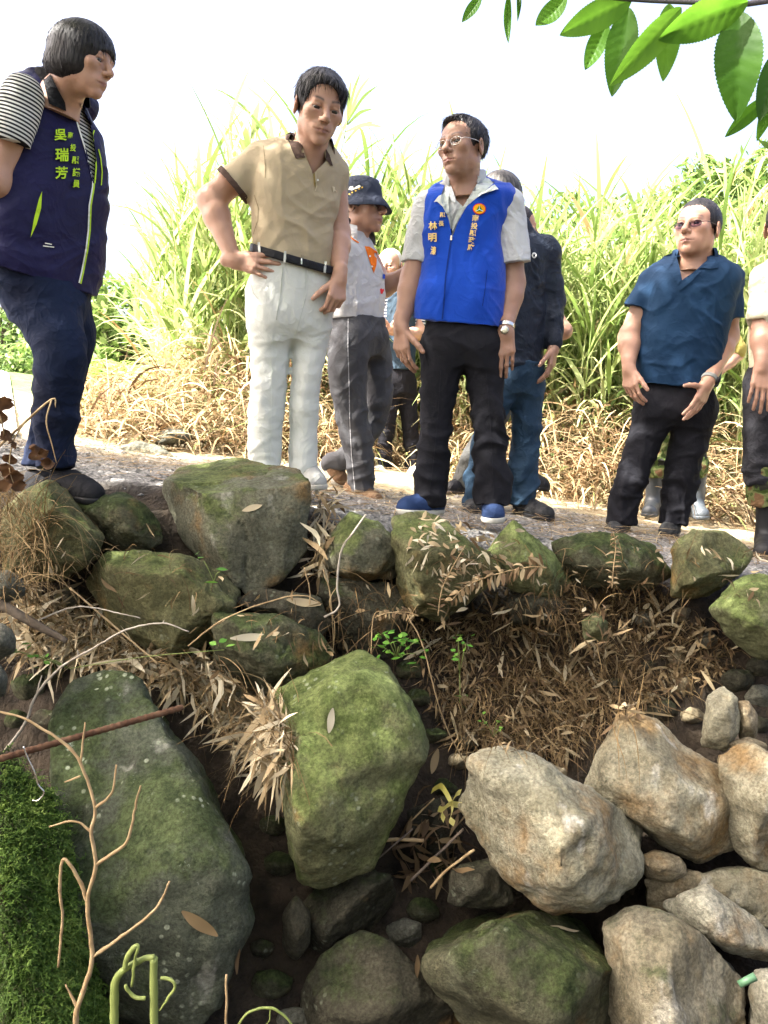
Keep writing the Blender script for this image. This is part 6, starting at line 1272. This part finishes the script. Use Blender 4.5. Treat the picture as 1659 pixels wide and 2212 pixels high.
twigobj('bare straw coloured weed stem with forked branches in front of the rebar', [(ck(1.45, (385, 1830), (392, 1710), (430, 1600), (470, 1440), (447, 1160), (490, 970), (465, 800), (485, 680), (412, 450), (330, 350), (200, 265), (110, 215), (-20, 185)), [.0075, .007, .0065, .006, .0055, .005, .0048, .0045, .004, .0038, .0035, .003, .0028]),
    (ck(1.45, (470, 1440), (600, 1350), (790, 1200), (865, 1055)), [.005, .0042, .0035, .0025]), (ck(1.45, (447, 1160), (400, 1040), (325, 940), (305, 1100), (318, 1250), (298, 1490)), [.005, .0045, .0045, .004, .0038, .003]), (ck(1.45, (490, 970), (630, 870), (670, 780), (695, 650), (718, 565)), [.0048, .004, .0035, .003, .0022]),
    (ck(1.45, (465, 800), (380, 745), (250, 775)), [.004, .003, .002]), (ck(1.45, (485, 680), (570, 600), (595, 460)), [.0038, .003, .0022]), (ck(1.45, (412, 450), (435, 240)), [.0032, .002]), (ck(1.45, (395, 1700), (335, 1580)), [.005, .002]), (ck(1.45, (410, 515), (330, 550)), [.0028, .0018])], straw_m, 'dead_weed', 'weed')
gst = mat('green_stalk', (.10, .135, .03), .6, bump=.8, col2=(.20, .235, .07), scale=12, stretch=(1, 1, .1))
twigobj('broken pale green plant stalk bent over in the ditch', [(ck(1.30, (585, 1900), (584, 1680), (590, 1560), (640, 1500), (720, 1455), (790, 1440)), [.0105, .0105, .010, .008, .007, .007]), (ck(1.30, (785, 1445), (784, 1600), (790, 1900)), [.009, .0095, .010]), (ck(1.29, (640, 1500), (655, 1425), (700, 1382), (690, 1450), (675, 1590)), [.006, .006, .005, .004, .003]), (ck(1.29, (820, 1545), (875, 1560), (890, 1600), (850, 1660), (815, 1715)), [.004, .004, .0035, .003, .002]), (ck(1.29, (640, 1580), (680, 1640), (745, 1650)), [.004, .005, .005])], gst, 'broken_stalk', 'plant stalk')
twigobj('curled green tendril at the ditch foot', [(ck(1.35, (1195, 1830), (1260, 1730), (1380, 1700), (1470, 1760), (1530, 1850)), [.003, .0032, .0034, .003, .002]), (ck(1.35, (1380, 1700), (1375, 1760), (1355, 1790)), [.002, .0018, .001])], gst, 'tendril', 'plant stalk')
twigobj('short upright dry stem at the ditch foot', [(ck(1.4, (1155, 1850), (1156, 1530)), [.0035, .003])], straw_m, 'dead_weed', 'weed')
c1k = lambda d, *pts: [(x * .4232, 972 + y * .4232, d) for x, y in pts]
twigobj('long bleached dead twig arching over the straw hollow', [(c1k(2.12, (30, 1530), (130, 1390), (185, 1250), (310, 1110), (480, 1010), (640, 920), (830, 885), (965, 928)), [.006, .0055, .005, .0045, .004, .0035, .003, .002]), (c1k(2.12, (185, 1250), (215, 1150)), [.004, .002]), (c1k(2.12, (400, 1050), (395, 1020)), [.003, .0015]), (c1k(2.12, (830, 885), (838, 868)), [.002, .001])], grey_tw)
twigobj('thin bleached twig crossing the wide olive boulder', [(c1k(2.36, (200, 868), (330, 815), (440, 800), (600, 832), (715, 858)), [.0035, .0035, .003, .0025, .002])], grey_tw)
twigobj('dry cane stem slanting below the wide olive boulder', [(c1k(2.38, (358, 705), (560, 880), (700, 1000), (810, 1095)), [.004, .004, .004, .0035])], straw_m)
twigobj('curved straw stem leaning on the dark angular boulder', [(c1k(2.32, (960, 1000), (1150, 860), (1420, 760), (1560, 745), (1640, 785)), [.003, .003, .0028, .0024, .0018])], straw_m)
twigobj('thick weathered root at the edge of the straw hollow', [(c1k(2.3, (-60, 760), (40, 810), (180, 890), (340, 975)), [.022, .02, .018, .012])], bark, 'root', 'root')
c3k = lambda d, *pts: [((1000 + x * .7233) / 1.8517, (2000 + y * .7233) / 1.8517, d) for x, y in pts]
for lb, q, r in (('thick vine hanging over the ridged olive stone', c3k(2.60, (640, 82), (570, 180), (505, 280), (482, 470), (492, 590), (410, 650)), .0045), ('straight dry root beside the ridged olive stone', c3k(2.62, (405, 380), (445, 540), (462, 800)), .003), ('thin hanging root under the square block', c3k(2.60, (300, 370), (332, 520), (318, 700)), .0028), ('long dead stem drooping into the dark gap', c3k(2.42, (870, 640), (955, 800), (1030, 1090), (1100, 1290), (1200, 1470)), .0028), ('hanging root below the vine', c3k(2.6, (480, 480), (440, 560), (470, 720), (440, 960)), .002), ('pale dead stem standing in front of the dark slab', c3k(2.5, (668, 860), (685, 640), (760, 620), (900, 640)), .0022)):
    twigobj(lb, [(q, r)], straw_m if r < .004 else grey_tw, 'root' if 'root' in lb or 'vine' in lb else 'dead_weed', 'root' if 'root' in lb or 'vine' in lb else 'weed')
c5k = lambda d, *pts: [((1000 + x * .7233) / 1.8517, (2900 + y * .7233) / 1.8517, d) for x, y in pts]
stick_m = mat('dark_stick', (.07, .055, .045), .85, bump=.5, col2=(.13, .10, .075), scale=20)
for lb, q, r in (('dark straight stick propped in the gap', c5k(2.16, (890, 862), (1180, 575)), .0055), ('short brown bamboo piece lying in the gap', c5k(2.2, (690, 640), (830, 632), (960, 640)), .007), ('thin stick across the bamboo piece', c5k(2.14, (700, 745), (900, 575)), .0035), ('bamboo stick leaning beside the rust streaked boulder', c5k(2.12, (1000, 900), (1090, 800), (1240, 690)), .0055), ('straw stem slanting over the gap', c5k(2.2, (890, 530), (1020, 405)), .003)):
    twigobj(lb, [(q, r)], stick_m if 'dark' in lb or 'thin' in lb else straw_m, 'stick', 'stick')
# rusty rebar with its wire
rust = mat('rusty_iron', (.055, .026, .014), .9, bump=.7, col2=(.11, .06, .034), scale=40, bscale=140, spec=.2)
ra, rb = P(-70, 1659, 1.62), P(394, 1528, 1.90); nn = 150; t = np.linspace(0, 1, nn); R = .0066 + .0011 * (np.sin(t * 2 * math.pi * 30) > .3); V, Fc = tube(ra + (rb - ra) * t[:, None], R, 12)
RB = empty('rebar', ra, 'rusty ribbed rebar sticking out over the lichen spotted boulder', 'rebar'); place('rod', V, Fc, rust, RB); ck2 = ck(1.64, (120, 365), (140, 420), (178, 500), (195, 560), (225, 600), (195, 640), (165, 640)); V, Fc = tube([P(*p) for p in ck2], .0016, 6, 5); place('wire', V, Fc, STEEL, RB)
# yellow ribbon scrap
yr = mat('yellow_plastic', (.55, .50, .10), .4, col2=(.62, .58, .22), scale=8, trans=.3); YR = empty('ribbon_scrap', P(962, 1740, 2.2), 'crumpled yellow plastic ribbon beside the rust streaked boulder', 'ribbon')
for pts in (((1005, 365), (1030, 350), (1060, 352), (1095, 395), (1112, 430)), ((1040, 455), (1065, 465), (1090, 440), (1115, 430)), ((1115, 430), (1120, 480), (1105, 520), (1130, 540)), ((1115, 430), (1140, 385), (1165, 365)), ((1115, 430), (1145, 445), (1165, 440)), ((1062, 470), (1060, 500), (1075, 525))):
    c = A([P(*q) for q in c5k(2.14, *pts)]); c[:, 1] += RNG.normal(0, .006, len(c)); C, _ = catmull(c, np.zeros(len(c)), 5); wv = A([.002, -.006, .011]) ; V = np.concatenate([C - wv, C + wv]); m = len(C); Q = A([[i, i + 1, m + i + 1, m + i] for i in range(m - 1)]); place('strip', V, Q, yr, YR)
fr_ = mat('green_plastic', (.03, .075, .035), .5, col2=(.07, .13, .075), scale=20); V, Fc = tube([P(1596, 2127, 1.74), P(1632, 2109, 1.74)], [.008, .009], 12); o = place('plastic_piece', V, Fc, fr_); tag(o, 'small green plastic tube piece in the corner of the ditch', 'litter')
# dried fern fronds
def frond(label, pts, mt, ln=.035, n=26, r=.0014, curl=1.5, name='fern_frond'):
    C = A([P(*p) for p in pts]); C, _ = catmull(C, np.zeros(len(C)), 10); o = empty(name, C[0], label, 'fern'); V, Fc = tube(C, np.linspace(r * 1.6, r, len(C)), 5); place('stem', V, Fc, straw_m, o)
    i = np.linspace(2, len(C) - 2, n).astype(int); tg = np.gradient(C, axis=0); pr = []
    for s in (-1, 1):
        t = tg[i] / np.linalg.norm(tg[i], axis=1)[:, None]; sd = s * np.cross(t, A([0, -1., .2])); d = sd + t * .5 + RNG.normal(0, .3, (n, 3)); V, Q, _ = blades(C[i], d, ln * U(.6, 1.2, n) * np.linspace(1, .5, n), np.full(n, ln * .28), U(.3, 1, n) * curl, 5, twist=1, shape='leaf'); pr.append((V, Q, U(.1, .6, n)))
    ribbon_obj('leaflet', pr, mt, o)['kind'] = 'stuff'
frond('dried curled fern frond hanging before the smooth grey green boulder', c3k(2.45, (1640, 375), (1560, 370), (1440, 390), (1300, 430), (1190, 480), (1110, 560)), litter_m, .05, 30, curl=3)
frond('dark upright dried fern on the leaf strewn boulder', c3k(2.5, (1040, 640), (1060, 500), (1110, 390), (1190, 250)), litter_m, .035, 18)
frond('small withered fern in front of the dark slab', c3k(2.45, (930, 640), (860, 620), (760, 625), (690, 650)), litter_m, .03, 20, curl=2.5)
frond('withered upright fern below the teal shirted man', [(1322, 1270, 2.6), (1325, 1230, 2.6), (1330, 1180, 2.62), (1325, 1150, 2.62)], litter_m, .03, 18)
# fresh green seedlings
seed_m = leaf_mat('seedling_leaf', [(.05, .15, .015), (.10, .26, .03), (.18, .36, .05)], .5, .35)
def seedling(label, pts, ln, n=5):
    o = None; C = A([P(*p) for p in pts]); o = empty('seedling', C[np.argmin(C[:, 2])], label, 'seedling'); mb = MB(); g = C.mean(0) - A([0, -.02, .05])
    for c in C: V, Fc = tube([g, (g + c) / 2 + A([0, -.01, .01]), c], .0012, 5, 3); mb.add(V, Fc)
    mb.place('stem', gst, o); k = len(C) * n; b = np.repeat(C, n, 0) + RNG.normal(0, ln * .5, (k, 3)); V, Q, _ = blades(b, azi(k) + A([0, -.4, .2]), U(.8, 1.2, k) * ln, U(.5, .7, k) * ln, U(0, .5, k), 3, twist=.8, shape='leaf'); ribbon_obj('leaves', [(V, Q, U(0, 1, k))], seed_m, o)['kind'] = 'stuff'
seedling('green seedling cluster in the dark hollow below the leaf strewn boulder', c3k(2.44, (700, 800), (740, 745), (790, 780), (850, 760), (780, 850), (820, 810), (925, 780), (920, 850)), .026)
seedling('small green sprig on the earthy bank', c3k(2.44, (1150, 760), (1195, 790), (1145, 850), (1160, 1120)), .022, 4)
seedling('tiny green sprigs low on the straw bank', c3k(2.46, (1370, 1220), (1385, 1275), (1290, 1215)), .014, 4)
seedling('two round green leaves at the foot of the square block', c1k(2.4, (1040, 565), (1125, 620)), .034, 2)
seedling('green sprig on the hollow under the dark angular boulder', c1k(2.2, (1145, 1020), (90, 1030), (170, 1040), (10, 1010), (250, 1070)), .024, 3)
# cushion of green moss
MP = [(-60, 1600), (30, 1640), (95, 1710), (135, 1790), (158, 1860), (140, 1950), (185, 2060), (240, 2180), (260, 2300), (-80, 2300)]
mo = rock('earthy hummock under the green moss', 'dark', MP, 1.86, .35, [(40, 1770, 1.72), (60, 1900, 1.66), (100, 2080, 1.6), (120, 2220, 1.55)], rnd=.03, name='hummock', cat='hummock'); TALL = allbvh()
moss_m = leaf_mat('green_moss', [(.03, .03, .008), (.04, .085, .010), (.085, .15, .02), (.15, .21, .04)], .7, .3)
p, nr_ = scatter([(0, 1560), (40, 1640), (105, 1710), (145, 1790), (170, 1870), (150, 1960), (200, 2070), (250, 2212), (0, 2212)], 5200, 2.1); gp = vn(p * 16, 4); n = len(p); parts = []
d = nr_ * .8 + RNG.normal(0, .45, (n, 3)) + A([0, -.1, -.25]); Lm = U(.018, .05, n); V, Q, PP = blades(p, d, Lm, np.full(n, .0025), U(.5, 1.6, n), 4, shape='stem'); tn = np.clip(.45 + .35 * gp + U(-.25, .35, n), 0, 1); parts.append((V, Q, tn))
for k in (1, 2, 3):
    for s in (-1, 1):
        d2 = RNG.normal(0, .5, (n, 3)) + s * np.cross(d, A([0, 0, 1.])); V, Q, _ = blades(PP[:, k], d2, U(.005, .012, n), U(.003, .005, n), U(0, .5, n), 2, twist=.8, shape='leaf'); parts.append((V, Q, np.clip(tn + U(-.1, .25, n), 0, 1)))
tag(ribbon_obj('moss', parts, moss_m), 'bright green feathery moss covering the hummock', 'moss', kind='stuff')
# withered weed with curled brown leaves at the left edge
WD = empty('withered_weed', P(-10, 1010, 2.15), 'withered weed with curled brown leaves beside the woman in jeans', 'weed')
for q, r in (([(-30, 990, 2.15), (40, 925, 2.15), (112, 862, 2.15), (120, 880, 2.15)], [.004, .0035, .0025, .001]), ([(60, 905, 2.15), (30, 950, 2.14), (20, 1010, 2.13), (35, 1060, 2.12)], [.002, .0018, .0015, .001]), ([(112, 862, 2.15), (100, 910, 2.14), (112, 960, 2.13), (122, 1000, 2.12)], [.002, .0018, .0015, .001]), ([(-20, 860, 2.1), (0, 900, 2.1), (10, 940, 2.12)], [.002, .002, .002])): V, Fc = tube([P(*p) for p in q], r, 6, 4); place('stem', V, Fc, straw_m, WD)
wl = leaf_mat('curled_brown_leaf', [(.04, .02, .009), (.10, .048, .02), (.17, .095, .045)], .8, .25)
for (x, y, s_) in ((2, 870, 34), (-4, 900, 30), (20, 940, 26), (32, 958, 24), (80, 968, 30), (75, 985, 26), (105, 1000, 26), (18, 1012, 34), (30, 1030, 30), (12, 1050, 28), (40, 1050, 24), (22, 990, 24), (95, 978, 22)):
    c = P(x, y, 2.13 + U(-.03, .03)); a = azi(1)[0]; u1 = unit(a + A([0, 0, U(-1, .3)])); u2 = unit(np.cross(u1, A([.3, 1, .2]))); u3 = np.cross(u1, u2); L_ = s_ * 2.13 / F; V = []
    for i in range(8):
        for k in range(7): s, t = i / 7 - .5, k / 6 - .5; wv = math.cos(s * 2.6) * (1 + .25 * vn(A([[i * .9, k * .9, x]]), 3)[0]); V.append(c + u1 * s * L_ * 1.3 + u2 * t * L_ * wv + u3 * L_ * (.55 * t * t * 2 + .25 * vn(A([[i * .6, k * .6, y]]), 8)[0] + .3 * s * s))
    Q = A([[i * 7 + k, i * 7 + k + 1, i * 7 + k + 8, i * 7 + k + 7] for i in range(7) for k in range(6)]); o = place('leaf', A(V), Q, wl, WD); at = o.data.attributes.new('tint', 'FLOAT', 'POINT'); at.data.foreach_set('value', np.clip(.4 + .5 * vn(A(V) * 40, 6), 0, 1))
# single cane shoots standing clear of the grass against the sky
def shoot(label, base, tip, d, leaves, tint=.3):
    o = empty('cane_shoot', P(*base, d), label, 'cane'); C = [P(*base, d), P((base[0] + tip[0]) / 2 - 4, (base[1] + tip[1]) / 2, d), P(*tip, d)]; V, Fc = tube(C, [.006, .004, .002], 6, 4); place('stem', V, Fc, gst, o)
    for (x0, y0, x1, y1, wd) in leaves:
        a, c = P(x0, y0, d), P(x1, y1, d + U(-.2, .2)); m = (a + c) / 2 + A([0, 0, .12 * np.linalg.norm(c - a)]); K, _ = catmull(A([a, m, c]), np.zeros(3), 6); t = np.linspace(0, 1, len(K)); w_ = wd * d / F / 2 * np.maximum(.05, np.sin(np.pi * np.clip(t * .9 + .08, 0, 1)) ** .7); tg = unit(c - a); sdv = unit(np.cross(tg, A([0, 1., 0]))); V = np.concatenate([K - sdv * w_[:, None], K + sdv * w_[:, None]]); mm = len(K)
        lo_ = place('leaf', V, A([[i, i + 1, mm + i + 1, mm + i] for i in range(mm - 1)]), grass_m, o); at = lo_.data.attributes.new('tint', 'FLOAT', 'POINT'); at.data.foreach_set('value', np.full(len(V), tint + U(-.1, .15)))
shoot('cane shoot with fanned blades beside the tan shirted man', (728, 420), (752, 250), 6.6, [(750, 270, 758, 175, 6), (750, 262, 778, 158, 6), (752, 255, 800, 165, 6), (752, 262, 815, 185, 6), (750, 270, 805, 235, 7), (746, 285, 830, 275, 8), (745, 300, 718, 230, 6), (744, 310, 812, 262, 6)])
shoot('tall leafy cane shoot over the tan shirted shoulder', (535, 460), (548, 235), 6.6, [(540, 330, 520, 260, 12), (545, 300, 560, 215, 12), (542, 350, 508, 290, 11), (545, 290, 590, 250, 9), (540, 380, 585, 330, 9), (537, 400, 500, 340, 10)], .25)
shoot('thin cane shoot with drooping blades left of the tall grass', (450, 520), (447, 330), 6.7, [(448, 360, 425, 310, 8), (448, 380, 400, 360, 8), (448, 350, 462, 290, 8), (449, 420, 418, 390, 9), (449, 440, 485, 390, 8)], .4)
